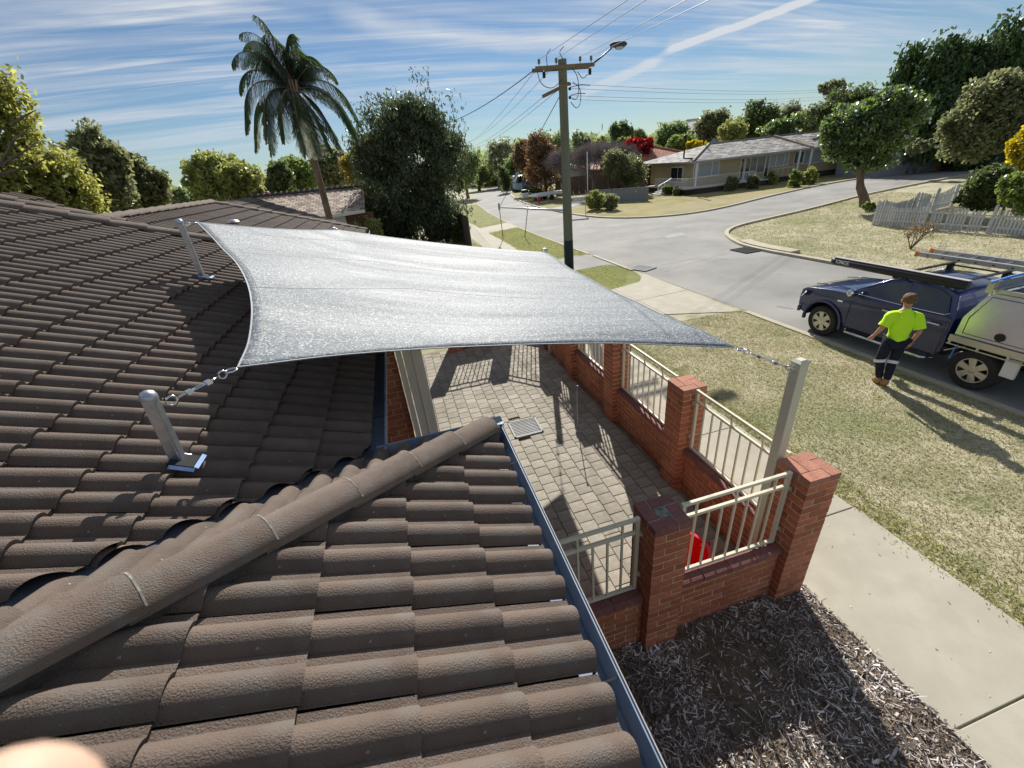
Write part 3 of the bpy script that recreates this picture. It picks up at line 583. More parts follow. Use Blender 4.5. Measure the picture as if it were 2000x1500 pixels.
tag(bpy.data.objects['low_brick_wall.005' if 'low_brick_wall.005' in bpy.data.objects else 'low_brick_wall'], 'low angled brick plinth under the short corner railing', 'brick wall') if False else None
for o in bpy.data.objects:
    if o.name.startswith('low_brick_wall') and o.type == 'MESH': tag(o, 'low angled brick plinth under the short corner railing', 'brick wall')

# ------------------------------------------------------------------ the tiled house roof
TP = rad(23.5); CT, ST = math.cos(TP), math.sin(TP); Z0 = 2.9; TW, TG, TL = .30, .325, .395
def tile_profile():
    pts = []
    for r_ in range(2):
        u0 = r_ * .15; nr = 9
        for k in range(nr + 1):
            a = k / nr; pts.append((u0 + .004 + a * .114, .044 * math.sin(PI * a) ** .76))
        pts.append((u0 + .147, .0025))
    pts[-1] = (.292, .003); pts.append((.2935, -.010)); pts.append((.300, -.010))
    return [(0.0, 0.0)] + pts
TPF = tile_profile()
def tile_geo():
    vs, fs = [], []; n = len(TPF)
    for u, w in TPF: vs.append((u, 0, w + .030))      # nose
    for u, w in TPF: vs.append((u, TL, w + .000))     # head
    for u, w in TPF: vs.append((u, .006, w - .001))   # nose underside
    for i in range(n - 1):
        fs.append((i, i + 1, n + i + 1, n + i)); fs.append((2 * n + i, 2 * n + i + 1, i + 1, i))
    return vs, fs
TV, TF = tile_geo()
def tile_mesh(planes=None, R=None, T=None):
    me = bpy.data.meshes.new('tile'); me.from_pydata(TV, [], TF)
    bm = bmesh.new(); bm.from_mesh(me)
    if planes:
        for co, no in planes: bmesh.ops.bisect_plane(bm, geom=bm.verts[:] + bm.edges[:] + bm.faces[:], plane_co=co, plane_no=no, clear_outer=False, clear_inner=True)
    for f in bm.faces: f.smooth = True
    bm.to_mesh(me); bm.free(); me.set_sharp_from_angle(angle=rad(48)); me.materials.append(MT['tile']); me.materials.append(MT['tile_edge'])
    for p in me.polygons: p.material_index = 1 if abs(p.normal.y) > .75 else 0
    return me
TILE = tile_mesh()
house = thing('tiled_house', 'house with brown grey concrete tiled roof filling the foreground', 'house', (0, 0, 0), local=True)
def face(O, e, s, nu, nv, planes, u_off=0.):
    """O eave point, e along the eave, s up the slope; planes: (point, normal) kept on the normal side (vertical planes)"""
    O = Vector(O); e = Vector(e); s = Vector(s); n = e.cross(s); R = Matrix((e, s, n)).transposed(); out = []
    for j in range(nv):
        for i in range(nu):
            T = O + e * (i * TW + u_off) + s * (j * TG)
            cs = [T + e * u + s * v for u in (0, TW) for v in (0, TL)]; keep = True; cut = []
            for co, no in planes:
                d = [(c - co).dot(no) for c in cs]
                if max(d) <= .01: keep = False; break
                if min(d) < -.001: cut.append((R.transposed() @ (co - T), R.transposed() @ no))
            if keep: out.append(((T + (e * .15 + s * .16) - Vector((0, 0, H))).length, T, R, cut))
    return out
V = Vector; r2 = math.sqrt(.5)
XA, YB, XC = .30, 2.38, -.55
sX = (-CT, 0, ST); sB = (0, -CT, ST)
hipP = V((XA, YB, 0)); hipN = V((r2, -r2, 0)); valP = V((XC, YB, 0)); valN = V((-r2, r2, 0))
HC0 = V((-.55, 8.94, 0)); hd = V((-1, -.481, 0)).normalized(); HCN = V((hd.y, -hd.x, 0)) * -1
if HCN.dot(V((-2, 3, 0)) - HC0) < 0: HCN = -HCN
tl = []
tl += face((XA + .05, -1.0, Z0 - .05 * .435), (0, 1, 0), sX, 13, 12, [(hipP + hipN * .03, hipN)], u_off=-.04)
tl += face((XA + .25, YB + .05, Z0 - .05 * .435), (-1, 0, 0), sB, 14, 12, [(hipP - hipN * .03, -hipN), (valP - valN * .03, -valN)])
tl += face((XC + .05, -1.2, Z0 - .05 * .435), (0, 1, 0), sX, 34, 19, [(valP + valN * .045, valN), (HC0 + HCN * .03, HCN)], u_off=.05)
nC = len(tl)
G0 = (-1.04, 7.4, Z0)
ridgeG = V((-4.42, 8.5, 0)); gh = V((-4.42, 13.23, 0))
tl += face(G0, (0, 1, 0), sX, 31, 11, [(V((-1.04, 16.61, 0)), V((-r2, -r2, 0))), (HC0 - HCN * .02, -HCN), (ridgeG, V((1, 0, 0)))])
tl += face((G0[0] - 11 * TG * CT, G0[1], G0[2] + 11 * TG * ST), (0, 1, 0), sX, 6, 4, [(HC0 - HCN * .02, -HCN), (V((-4.22, 8.52, 0)), V((-.305, -.95, 0)).normalized())])
tl.sort(key=lambda a: a[0]); rest = [[], [], []]
def in_view(p):
    c = R3.T @ np.array([p.x, p.y, p.z - H]); 
    if c[2] > -.05: return False
    x, y = 1000 + FPX * c[0] / -c[2], 750 - FPX * c[1] / -c[2]; return -60 < x < 2060 and 200 < y < 1600
vis = [t_ for t_ in tl if in_view(t_[1] + t_[2] @ V((.15, .16, 0)))]; hid = [t_ for t_ in tl if not in_view(t_[1] + t_[2] @ V((.15, .16, 0)))]
cnt = 0
for d, T, R, cut in vis + hid:
    if cnt < 300:
        me = TILE if not cut else tile_mesh(cut)
        if not me.vertices: continue
        o = link('tile', me, None, house); j = Matrix.Rotation(random.uniform(-.006, .006), 3, 'Z') @ Matrix.Rotation(random.uniform(-.006, .006), 3, 'X')
        M = (R @ j).to_4x4(); M.translation = T + R @ V((random.uniform(-.002, .002), random.uniform(-.004, .004), random.uniform(0, .003))); o.matrix_world = M; cnt += 1
    else:
        me = TILE if not cut else tile_mesh(cut)
        if not me.vertices: continue
        vs = [R @ v.co + T + V((0, 0, random.uniform(0, .002)) if False else (0, 0, 0)) for v in me.vertices]; o_ = len(rest[0]); rest[0] += [tuple(v) for v in vs]; rest[1] += [tuple(i + o_ for i in p.vertices) for p in me.polygons]; rest[2] += [p.material_index for p in me.polygons]
me = bpy.data.meshes.new('tiles'); me.from_pydata(rest[0], [], rest[1]); me.materials.append(MT['tile']); me.materials.append(MT['tile_edge']); me.polygons.foreach_set('material_index', rest[2]); me.polygons.foreach_set('use_smooth', [True] * len(me.polygons)); me.set_sharp_from_angle(angle=rad(48)); stuff(link('tiles', me, 'tile', house))
# dark underlay added to block light leaks between tiles, plus hidden slopes
zA = lambda x, x0=XA: Z0 + (x0 - x) * ST / CT - .035
def up(pts): return MB().poly(pts)
u_ = MB()
u_.poly([(XA, YB, zA(XA)), (XA, -2, zA(XA)), (-4, -2, zA(-4)), (-4, YB - 4.36, zA(-4))])
u_.poly([(XA, YB, Z0 - .035), (-4, YB - 4.36, Z0 - .035 + 4.36 * ST / CT), (-4.79, YB - 4.36, Z0 - .035 + 4.36 * ST / CT), (XC, YB, Z0 - .035)])
def hcx(x): return 8.94 + (x + .55) * .481
u_.poly([(XC, YB, Z0 - .035), (-7, YB - 6.57, zA(-7, XC)), (-7, hcx(-7), zA(-7, XC)), (XC, hcx(XC), Z0 - .035)])
u_.poly([(XC, 8.94, Z0 - .035), (-7, hcx(-7), zA(-7, XC)), (-7.5, 13, 2.85), (XC, 12.0, 1.9)])
zg = lambda x: zA(x, -1.04)
u_.poly([(-1.04, 7.4, zg(-1.04)), (-4.42, 7.4, zg(-4.42)), (-4.42, 13.23, zg(-4.42)), (-1.04, 16.61, zg(-1.04))])
u_.poly([(-4.42, 7.4, zg(-4.42)), (-6, 7.4, zg(-6)), (-6, 7.7, zg(-6)), (-4.42, 8.4, zg(-4.42))])
u_.poly([(-4.42, 8.4, zg(-4.42)), (-4.42, 13.23, zg(-4.42)), (-7.6, 16.4, zg(-1.04)), (-7.6, 8.4, zg(-1.04))]); u_.poly([(-4.42, 13.23, zg(-4.42)), (-1.04, 16.61, zg(-1.04)), (-7.6, 16.4, zg(-1.04))])
u_.build('underlay_light_block', 'sarking', house)
# hip and ridge caps
CP = [(-.121, -.034), (-.120, -.012), (-.078, .020), (-.030, .040), (0, .044), (.030, .040), (.078, .020), (.120, -.012), (.121, -.034)]
def caps(a, b, name='hip_cap', zoff=.072, wsc=1., ln=.43, ex=.385, start=0., mort=True):
    a, b = V(a), V(b); t = (b - a).normalized(); sd_ = V((0, 0, 1)).cross(t).normalized(); up_ = t.cross(sd_); n = int((b - a).length / ex) + 1
    for k in range(n):
        p0 = a + t * (k * ex - start) + up_ * (zoff + .020); p1 = p0 + t * ln - up_ * .020; vs, fs = [], []
        for p, sc in ((p0, 1.04), (p1, .96)):
            for x, z in CP: vs.append(p + sd_ * x * wsc * sc + up_ * z * sc)
        for x, z in CP: vs.append(p0 + t * .003 + sd_ * x * wsc * .93 + up_ * (z - .014))
        m_ = len(CP)
        for i in range(m_ - 1): fs += [(i, i + 1, m_ + i + 1, m_ + i), (2 * m_ + i, 2 * m_ + i + 1, i + 1, i)]
        mb = MB().add(vs, fs); o = mb.build(name, 'cap', house, fixn=False, ang=rad(60))
        if name == 'hip_cap' and mort:
            jm = MB(); q0 = p0 - t * .004; ring = [[c_ + sd_ * x * wsc * sc_ + up_ * (z * sc_ + dz_) for x, z in CP[1:-1]] for c_, sc_, dz_ in ((p0 + t * .001, 1.048, .0018), (p0 + t * .007, 1.038, .0013))]
            for i in range(len(ring[0]) - 1): jm.poly([ring[0][i], ring[0][i + 1], ring[1][i + 1], ring[1][i]])
            jm.build('joint_edge', 'joint_pale', house)
    if mort:
        mb = MB(); ns = int((b - a).length / .05)
        for s_ in (-1, 1):
            pr = []
            for k in range(ns + 1):
                p = a + t * (k * .05); w = .088 + random.uniform(-.006, .006) + .008 * math.sin(k * 1.3)
                pr.append((p + sd_ * s_ * w * wsc + up_ * .052, p + sd_ * s_ * (w + .010) * wsc - up_ * .05, p + up_ * .075))
            for q, r_ in zip(pr[:-1], pr[1:]): mb.poly([q[0], r_[0], r_[1], q[1]]); mb.poly([q[0], q[2], r_[2], r_[0]])
        mb.build('bedding_mortar', 'mortar_shade', house)
tA = ST / CT
caps((XA + .02, YB + .02, Z0 - .01), (XA - 4.2, YB - 4.2, Z0 + 4.2 * tA), wsc=.82, start=-.02)
caps((XC, 8.94, Z0 + .02), (-6.4, hcx(-6.4), Z0 + 5.85 * tA), zoff=.055)
caps((-1.04, 16.61, Z0), (-4.42, 13.23, Z0 + 3.38 * tA), zoff=.05, mort=False)
caps((-4.42, 13.3, Z0 + 3.38 * tA), (-4.42, 8.3, Z0 + 3.38 * tA), 'ridge_cap', zoff=.05)
caps((-4.15, 8.52, Z0 + 3.11 * tA), (-6.6, 7.75, Z0 + 5.56 * tA), zoff=.06)
# valley tray
vm = MB(); a, b = V((XC + .12, YB + .12, Z0 - .045)), V((XC - 4.5, YB - 4.5, Z0 + 4.5 * tA + .01)); t = (b - a).normalized(); nn = V((t.y, -t.x, 0)).normalized()
for s_ in (-1, 1): vm.poly([a, b, b + nn * s_ * .12 + V((0, 0, .035)), a + nn * s_ * .12 + V((0, 0, .035))])
vm.build('valley_tray', 'valley', house)
# gutters
def gutter(p, q, outw, name='gutter'):
    p, q = V(p), V(q); o_ = V(outw); prof = [(-.045, .0), (-.03, -.085), (.075, -.085), (.088, -.02), (.098, .012), (.112, .012), (.112, -.004), (.104, -.004), (.096, -.09), (-.038, -.092), (-.055, 0)]
    vs = [p + o_ * u + V((0, 0, w)) for u, w in prof] + [q + o_ * u + V((0, 0, w)) for u, w in prof]; n = len(prof)
    m_ = MB().add(vs, [(i, i + 1, n + i + 1, n + i) for i in range(n - 1)]); return m_.build(name, 'gutter', house)
ga, gb, gc = (XA + .03, -2, Z0 - .01), (XA + .03, YB + .07, Z0 - .01), (XC + .10, YB + .07, Z0 - .01)
gutter(ga, gb, (1, 0, 0)); gutter((XA + .142, YB + .07, Z0 - .01), gc, (0, 1, 0)); gutter((XC + .06, YB, Z0 - .01), (XC + .06, 9.0, Z0 - .01), (1, 0, 0))
gutter((-1.01, 9.2, Z0 - .01), (-1.01, 16.6, Z0 - .01), (1, 0, 0))
lip = MB()
lip.bar((XA + .139, -2, Z0 + .006), (XA + .139, YB + .18, Z0 + .006), .004, .010)
lip.build('gutter_lip', 'soft_grey', house)
MB().box((XA + .10, YB + .13, Z0 - .02), (.10, .11, .07)).build('gutter_corner', 'gutter', house)
clipm = MB().box((0, 0, 0), (.10, .010, .003)).mesh('bracket')
for k in range(2):
    o = link('bracket', clipm, 'sarking', house); o.location = (XA + .085, YB - .35 - k * 1.3, Z0 - .012); o.rotation_euler = (0, rad(-4), 0)
for y_ in (YB + .6, YB + 1.9, YB + 3.2):
    o = link('bracket', clipm, 'gutter', house); o.location = (XC + .12, y_, Z0 - .004)
MB().box((XC + .03, YB - .06, Z0 + .02), (.05, .16, .008), rz=rad(20), rx=rad(12)).build('valley_clip', 'galv', house)
# leaf drips in the gutter
# walls
MB().b2((-.43, -3, 0), (-.33, 2.30, 2.68)).build('wall', 'red_house', house)
MB().b2((-.33, -3, 0), (.05, 2.16, 2.68)).build('porch_wall', 'red_house', house)
MB().b2((XC - .02, YB, Z0 - .22), (XC + .05, 9.0, Z0 - .11)).build('fascia', 'cream_wall', house)
MB().b2((XC + .06, YB + .045, Z0 - .22), (XA, YB + .065, Z0 - .11)).b2((XA + .0, -3, Z0 - .22), (XA + .02, YB + .05, Z0 - .11)).build('fascia', 'cream_wall', house)
MB().b2((-1.7, 6.2, 0), (-1.5, 12, 2.7)).build('wall', 'red_house', house)
MB().b2((-5.5, -3, 0), (-1.9, 6, 2.7)).build('inner_wall', 'red_house', house)
MB().b2((-1.9, 5.6, 0), (-1.0, 5.7, 2.7)).build('porch_wall', 'red_house', house)
MB().b2((-2.0, 12, 0), (-1.8, 16, 2.7)).build('wall', 'red_house', house)
# brick return with timber strip and broad cream board, seen between eave and paving
bw = thing('brick_return', 'shaded red brick wall end with a leaning timber strip below the eave', 'brick wall', (-1.16, 5.2, 0), local=True)
MB().b2((.0, .006, 0), (.80, .11, 2.62)).build('mortar', 'mortar', bw)
for c in range(30):
    x = -.12 if c % 2 else 0.
    while x < .80:
        a, b = max(x, 0), min(x + .23, .80)
        if b - a > .03: brick(bw, (a, 0), (b, .10), .005 + c * CH)
        x += .24
MB().bar((.10, -.04, 2.6), (.36, -.04, .4), .11, .03).build('timber_strip', 'timber', bw)
cb_ = thing('cream_column', 'broad cream board column standing on the paving below the eave', 'column', (-.30, 5.1, 0), local=True)
MB().b2((-.035, -.02, 0), (.028, .14, 2.62)).build('edge_channel', 'cream_wall', cb_); MB().b2((.045, 0, .0), (.285, .12, 2.62)).build('board', 'cream_wall', cb_, bevel=.01)
MB().b2((.155, -.012, 0), (.165, .001, 2.62)).build('seam', 'cream', cb_)

# vent pipe on the far roof
vp = thing('roof_vent', 'short dark vent pipe with mushroom cap on the far roof slope', 'vent pipe', (-3.41, 11.06, 3.70), local=True)
MB().lathe((0, 0, 0), [(.065, 0), (.065, .28)]).build('pipe', 'gutter', vp, smooth=True); MB().lathe((0, 0, .28), [(.06, -.01), (.125, 0), (.13, .02), (.09, .06), (.02, .075)]).build('cap', 'galv', vp, ang=rad(50))

# ------------------------------------------------------------------ sail posts, shade sail, tensioners
def sail_post(base, top, w, label, m='galv'):
    t = thing('sail_post', label, 'post', base, local=True); h = top[2] - base[2]
    MB().b2((-w / 2, -w / 2, -.05), (w / 2, w / 2, h)).build('shaft', m, t, bevel=w * .14)
    MB().lathe((0, 0, h), [(w * .68, 0), (w * .68, .015), (w * .5, .035), (w * .15, .045)], 4 if m != 'galv' else 12).build('cap', m, t, ang=rad(40))
    if m == 'galv':
        fl = MB(); fl.box((.005, .0, .045), (w * 1.5, w * 1.5, .012), ry=TP); fl.build('base_plate', 'galv', t)
        MB().box((.03, -.02, .030), (w * 2.0, w * 1.8, .03), ry=TP).build('foot_shade', 'sarking', t)  # near-black plate stands in for the dark shade at the post foot
        MB().box((w * 1.9, -w * .5, .022), (.022, w * 2.1, .006), ry=rad(40)).box((w * .9, -w * 1.75, .040), (w * 2.0, .020, .006), ry=TP, rx=rad(35)).build('flashing', 'flash', t)
        t.rotation_euler = (0, rad(4.5) if base[1] < 3 else rad(1.5), 0)
    return t
B1, T1 = V((-2.31, 5.75, 3.69)), V((-2.30, 5.75, 4.32)); B2, T2 = V((-1.38, 2.22, 3.29)), V((-1.345, 2.22, 3.70))
sail_post(B1, T1, .055, 'slim galvanised post on the tiles at the far left sail corner'); sail_post(B2, T2, .057, 'thick galvanised post on the tiles nearest the camera')
T3, T4 = V((3.20, 2.585, 2.73)), V((3.26, 9.58, 2.66))
def cream_post(x, y, h, label):
    t = thing('sail_post', label, 'post', (x, y, 0), local=True); w = .1
    MB().b2((-w / 2, -w / 2, 0), (w / 2, w / 2, h)).build('shaft', 'cream_post', t, bevel=.008)
    c_ = MB().add([(-.054, -.054, h), (.054, -.054, h), (.054, .054, h), (-.054, .054, h), (-.054, -.054, h + .012), (.054, -.054, h + .012), (.054, .054, h + .012), (-.054, .054, h + .012), (-.03, -.03, h + .035), (.03, -.03, h + .035), (.03, .03, h + .035), (-.03, .03, h + .035)],
                  [(0, 1, 5, 4), (1, 2, 6, 5), (2, 3, 7, 6), (3, 0, 4, 7), (4, 5, 9, 8), (5, 6, 10, 9), (6, 7, 11, 10), (7, 4, 8, 11), (8, 9, 10, 11), (3, 2, 1, 0)]); c_.build('cap', 'cream_post', t)
    MB().ring((-w / 2 - .02, 0, h - .05), (0, 1, 0), .025, .006).build('eye', 'chrome', t, smooth=True)
    return t
cream_post(3.20, 2.585, 2.73, 'cream square steel post behind the corner brick pillar'); cream_post(3.26, 9.58, 2.66, 'cream square post at the far corner of the sail near the utility pole')
pE = onY(650, 449, 8.3)
tE = sail_post((pE.x, pE.y, pE.z - .5), tuple(pE), .07, 'galvanised post mostly hidden behind the far edge of the sail'); tE.children[-1].hide_render = False
def spline(pts, n):
    P_ = [pts[0] * 2 - pts[1]] + pts + [pts[-1] * 2 - pts[-2]]; raw = []
    for i in range(1, len(P_) - 2):
        p0, p1, p2, p3 = P_[i - 1:i + 3]
        for k in range(24):
            t = k / 24; raw.append(.5 * ((2 * p1) + (p2 - p0) * t + (2 * p0 - 5 * p1 + 4 * p2 - p3) * t * t + (3 * p1 - p0 - 3 * p2 + p3) * t ** 3))
    raw.append(pts[-1]); d = [0.]
    for a, b in zip(raw[:-1], raw[1:]): d.append(d[-1] + (b - a).length)
    out = []; j = 0
    for k in range(n + 1):
        q = d[-1] * k / n
        while j < len(d) - 2 and d[j + 1] < q: j += 1
        out.append(raw[j].lerp(raw[j + 1], min(1, (q - d[j]) / max(1e-9, d[j + 1] - d[j]))))
    return out
def curve(a, b, mid, n): c = mid * 2 - (a + b) * .5; return [a * (1 - t) ** 2 + c * 2 * t * (1 - t) + b * t * t for t in np.linspace(0, 1, n + 1)]
NS = 56
eAB = spline([onY(*q) for q in ((384, 434, 5.78), (425, 476, 5.05), (470, 528, 4.1), (490, 590, 3.40), (486, 660, 2.88), (463, 718, 2.50))], NS)
eBC = spline([onY(*q) for q in ((463, 718, 2.50), (700, 691, 2.78), (950, 676, 3.0), (1200, 671, 3.02), (1440, 680, 2.90))], NS)
eCD = spline([onY(*q) for q in ((1440, 680, 2.90), (1372, 646, 3.2), (1292, 614, 3.80), (1243, 590, 4.35), (1160, 549, 5.7), (1118, 527, 6.6), (1088, 505, 7.6), (1062, 492, 8.6))], NS)
cA, cB, cC, cD, cE = eAB[0], eBC[0], eCD[0], eCD[-1], onY(662, 449, 8.25)
print('sail', cA, cB, cC, cD, cE, eBC[28])
dAE = [cA.lerp(cE, k / 22) + V((0, 0, -.03 * math.sin(PI * k / 22))) for k in range(23)]; dED = curve(cE, cD, (cE + cD) / 2 + V((0, -.12, -.03)), NS - 22)
eAD = dAE + dED[1:]
def coons(u, v, iu, iv):   # u along A->D / B->C, v along A->B / D->C
    top, bot = eAD[iu], eBC[iu]; lf, rt = eAB[iv], eCD[NS - iv]
    return top * (1 - v) + bot * v + lf * (1 - u) + rt * u - (cA * (1 - u) * (1 - v) + cD * u * (1 - v) + cB * (1 - u) * v + cC * u * v)
vs, fs = [], []
for iv in range(NS + 1):
    for iu in range(NS + 1):
        u, v = iu / NS, iv / NS; p = coons(u, v, iu, iv); p.z -= .10 * math.sin(PI * u) * math.sin(PI * v)
        p.z += .006 * math.sin(v * 40 + u * 3) * math.sin(PI * u) * math.sin(PI * v) + .010 * math.sin(v * 17 + u * 7) * math.sin(PI * v)
        vs.append(p)
for iv in range(NS):
    for iu in range(NS): a = iv * (NS + 1) + iu; fs.append((a, a + NS + 1, a + NS + 2, a + 1))
sail = thing('shade_sail', 'large silver grey shade sail stretched over the courtyard', 'shade sail', (0, 0, 0), local=True)
cloth = MB().add(vs, fs).build('cloth', 'sail', sail, smooth=True); so = cloth.modifiers.new('thickness', 'SOLIDIFY'); so.thickness = .003; so.offset = -1
gp = lambda iu, iv: V(vs[iv * (NS + 1) + iu])
def strip(name, line, inner, w, off=.004, m='sail_hem'):
    mb = MB(); q = []
    for a, b in zip(line, inner): d = (b - a).normalized(); q.append((a + V((0, 0, off)), a + d * w + V((0, 0, off))))
    for (a, b), (c, d) in zip(q[:-1], q[1:]): mb.poly([a, b, d, c])
    return mb.build(name, m, sail, smooth=True)
R_ = range(NS + 1)
strip('hem', [gp(0, i) for i in R_], [gp(2, i) for i in R_], .012); strip('hem', [gp(i, NS) for i in R_], [gp(i, NS - 2) for i in R_], .010); strip('hem', [gp(NS, i) for i in R_], [gp(NS - 2, i) for i in R_], .012); strip('hem', [gp(i, 0) for i in R_], [gp(i, 2) for i in R_], .012)
def inset(line, inner, w): return [a + (b - a).normalized() * w for a, b in zip(line, inner)]
l1 = inset([gp(0, i) for i in R_], [gp(2, i) for i in R_], .075); l1b = inset([gp(0, i) for i in R_], [gp(2, i) for i in R_], .06)
strip('stitching', l1[2:-2], [gp(4, i) for i in R_][2:-2], .006, .003, 'soft_grey'); 
for v_, a0 in ((.16, .10), (.40, .02), (.68, .0)):
    iv = [v_ * NS + .18 * NS * (t - .5) * (1 if v_ < .5 else .4) for t in np.linspace(0, 1, NS + 1)]; ln_ = []
    for iu in R_:
        f_ = min(max(iv[iu], 0), NS - .01); i0 = int(f_); fr = f_ - i0; ln_.append(gp(iu, i0).lerp(gp(iu, i0 + 1), fr))
    ln_ = ln_[int(a0 * NS):]
    strip('seam', ln_, [p + (gp(NS // 2, NS) - gp(NS // 2, 0)) for p in ln_], .012, .0035)
def tensioner(a, b, label, body=True):
    """turnbuckle with shackles from post a to sail corner b"""
    a, b = V(a), V(b); t = (b - a).normalized(); Ln = (b - a).length; sdv = t.cross(V((0, 0, 1))).normalized()
    th = thing('turnbuckle', label, 'turnbuckle', a, group='turnbuckles tensioning the sail corners', local=True); o_ = V((0, 0, 0)); q = t * Ln
    MB().ring(t * .03, sdv, .024, .007).build('shackle', 'chrome', th, smooth=True)
    MB().ring(q - t * .035, V((0, 0, 1)), .030, .007).ring(q - t * .085, sdv, .022, .006).build('shackle', 'chrome', th, smooth=True)
    s0, s1 = t * .055, q - t * .11; m0, m1 = s0.lerp(s1, .28), s0.lerp(s1, .74)
    MB().tube([s0, m0 + t * .03], .0065).build('threaded_rod', 'chrome', th, smooth=True); MB().tube([m1 - t * .03, s1], .0065).build('threaded_rod', 'chrome', th, smooth=True)
    MB().tube([m0 + sdv * .013, m1 + sdv * .013], .0045).tube([m0 - sdv * .013, m1 - sdv * .013], .0045).box(m0, (.03, .035, .02), R=Matrix((t, sdv, t.cross(sdv))).transposed()).box(m1, (.03, .035, .02), R=Matrix((t, sdv, t.cross(sdv))).transposed()).build('frame', 'chrome', th)
tensioner(T2 + V((.05, 0, -.045)), cB, 'long turnbuckle between the nearest roof post and the sail corner'); tensioner(T1 + V((.045, .0, -.03)), cA, 'short turnbuckle at the far left sail corner')
tensioner(T3 + V((-.07, 0, -.05)), cC, 'thin turnbuckle reaching the cream post behind the corner pillar'); tensioner(T4 + V((-.07, 0, -.05)), cD, 'tiny turnbuckle at the far cream post near the utility pole')
tensioner(pE + V((.04, 0, -.02)), cE, 'small shackles on the hidden post below the palm trunk')
# red tub seen through the railing
rt = thing('plastic_tub', 'red plastic tub on the paving behind the low wall', 'tub', (2.42, 2.78, .035), local=True)
MB().lathe((0, 0, 0), [(.19, 0), (.21, .02), (.26, .36), (.29, .37), (.29, .40), (.25, .40), (.20, .04)], 24).build('tub', 'red', rt, ang=rad(40)); MB().ring((-.27, .0, .33), (0, 1, 0), .07, .014).ring((.27, 0, .33), (0, 1, 0), .07, .014).build('handle', 'red', rt, smooth=True)

# ------------------------------------------------------------------ utility pole, stay, wires
up_ = thing('utility_pole', 'tall grey green timber power pole with crossarm and street lamp', 'utility pole', (7.05, 17.5, 0), local=True)
MB().tube([(0, 0, -.2), (0, 0, 1.35)], [.205, .20], 20).build('base_coating', 'pole_base', up_, smooth=True)
MB().tube([(0, 0, 1.35), (0, 0, 4), (0, 0, 7.62)], [.195, .175, .155], 20).build('shaft', 'pole_wood', up_, ang=rad(40))
MB().b2((-1.10, -.21, 7.32), (1.18, -.16, 7.44)).b2((-1.10, .16, 7.32), (1.18, .21, 7.44)).build('crossarm', 'arm_wood', up_, bevel=.01)
MB().bar((-.62, .55, 6.62), (.12, -.30, 6.86), .11, .10).build('lower_crossarm', 'arm_wood', up_, bevel=.01)
ins = MB().lathe((0, 0, 0), [(.015, -.05), (.015, 0), (.045, .01), (.05, .06), (.03, .07), (.045, .08), (.045, .13), (.02, .15)], 10).mesh('insulator', True)
for x in (-.95, -.30, .62, 1.05):
    o = link('insulator', ins, 'arm_wood', up_); o.location = (x, -.18, 7.50)
for x, z in ((-.72, 7.2), (1.08, 7.2)): MB().lathe((x, 0, z), [(.05, -.09), (.06, 0), (.05, .1), (.02, .12)]).build('fuse_holder', 'black', up_, smooth=True)
for z in (6.86, 6.72, 6.45): MB().lathe((.22, -.1, z), [(.02, -.05), (.055, -.03), (.055, .03), (.02, .05)], 10, axis=(1, 0, 0)).build('insulator', 'black', up_, smooth=True)
for k, pts in enumerate(([(-1.05, 0, 7.36), (-.95, 0, 6.9), (-.5, 0, 6.72), (-.1, 0, 7.0)], [(-.65, 0, 7.4), (-.68, -.1, 7.75), (-.5, -.2, 7.9)], [(-.05, 0, 7.6), (-.2, -.1, 7.8), (.0, -.2, 7.95)], [(.25, 0, 7.35), (.5, 0, 7.1), (.55, 0, 6.6), (.45, 0, 6.35), (.25, 0, 6.4)], [(.3, 0, 6.9), (.62, 0, 6.7), (.6, 0, 6.2), (.42, 0, 6.05), (.2, 0, 6.3)], [(.9, 0, 7.1), (.7, 0, 6.95), (.5, 0, 7.2)], [(.2, 0, 6.75), (.6, 0, 6.8), (1.0, 0, 6.76)], [(.2, 0, 6.5), (.5, 0, 6.55), (.8, 0, 6.52)])):
    q = open_smooth([(p[0], p[2]) for p in pts], 2); MB().tube([(a, -.2, b) for a, b in q], .013, 6).build('lead_wire', 'wire', up_, smooth=True)
lm = MB().tube([(1.18, 0, 7.42), (1.55, 0, 7.62), (1.95, 0, 7.86)], .028, 8).build('lamp_arm', 'black', up_, smooth=True)
hd_ = MB().lathe((0, 0, 0), [(.03, -.36), (.10, -.30), (.13, -.05), (.12, .2), (.05, .30)], 14, axis=(1, 0, 0)); hd_.v = [(x + 2.25, y * 1.2, 7.93 + z * .75 + .02) for x, y, z in hd_.v]; hd_.build('lamp_head', 'ridge_dark', up_, smooth=True)
gl = MB().lathe((0, 0, 0), [(.02, -.2), (.09, -.12), (.10, .05), (.03, .18)], 12, axis=(1, 0, 0)); gl.v = [(x + 2.28, y, 7.87 + z * .8) for x, y, z in gl.v]; gl.build('lamp_glass', 'galv', up_, smooth=True)
PB = V((7.05, 17.5, 0))
stE = onY(975, 405, 28.6)
st = thing('pole_stay', 'horizontal steel stay bar with guy wires left of the power pole', 'pole stay', (7.05, 17.5, 0)); 
MB().tube([PB + V((0, .2, 2.52)), stE], .045, 8).build('stay_bar', 'galv', st, smooth=True)
gt = onY(1092, 190, 17.6)
MB().tube([gt, stE], .014, 6).build('guy_wire', 'wire', st); a = gt.lerp(stE, .56); b = gt.lerp(stE, .64); MB().tube([a, b], .09, 8).build('insulator', 'galv', st)
MB().tube([stE, G(983, 467)], .022, 6).build('guy_rod', 'wire', st); MB().tube([onY(1031, 402, 27.9), G(1025, 465)], .022, 6).build('guy_rod', 'wire', st)
MB().lathe(stE, [(.02, -.25), (.07, -.1), (.07, .15), (.02, .3)], 8).build('clamp', 'galv', st)
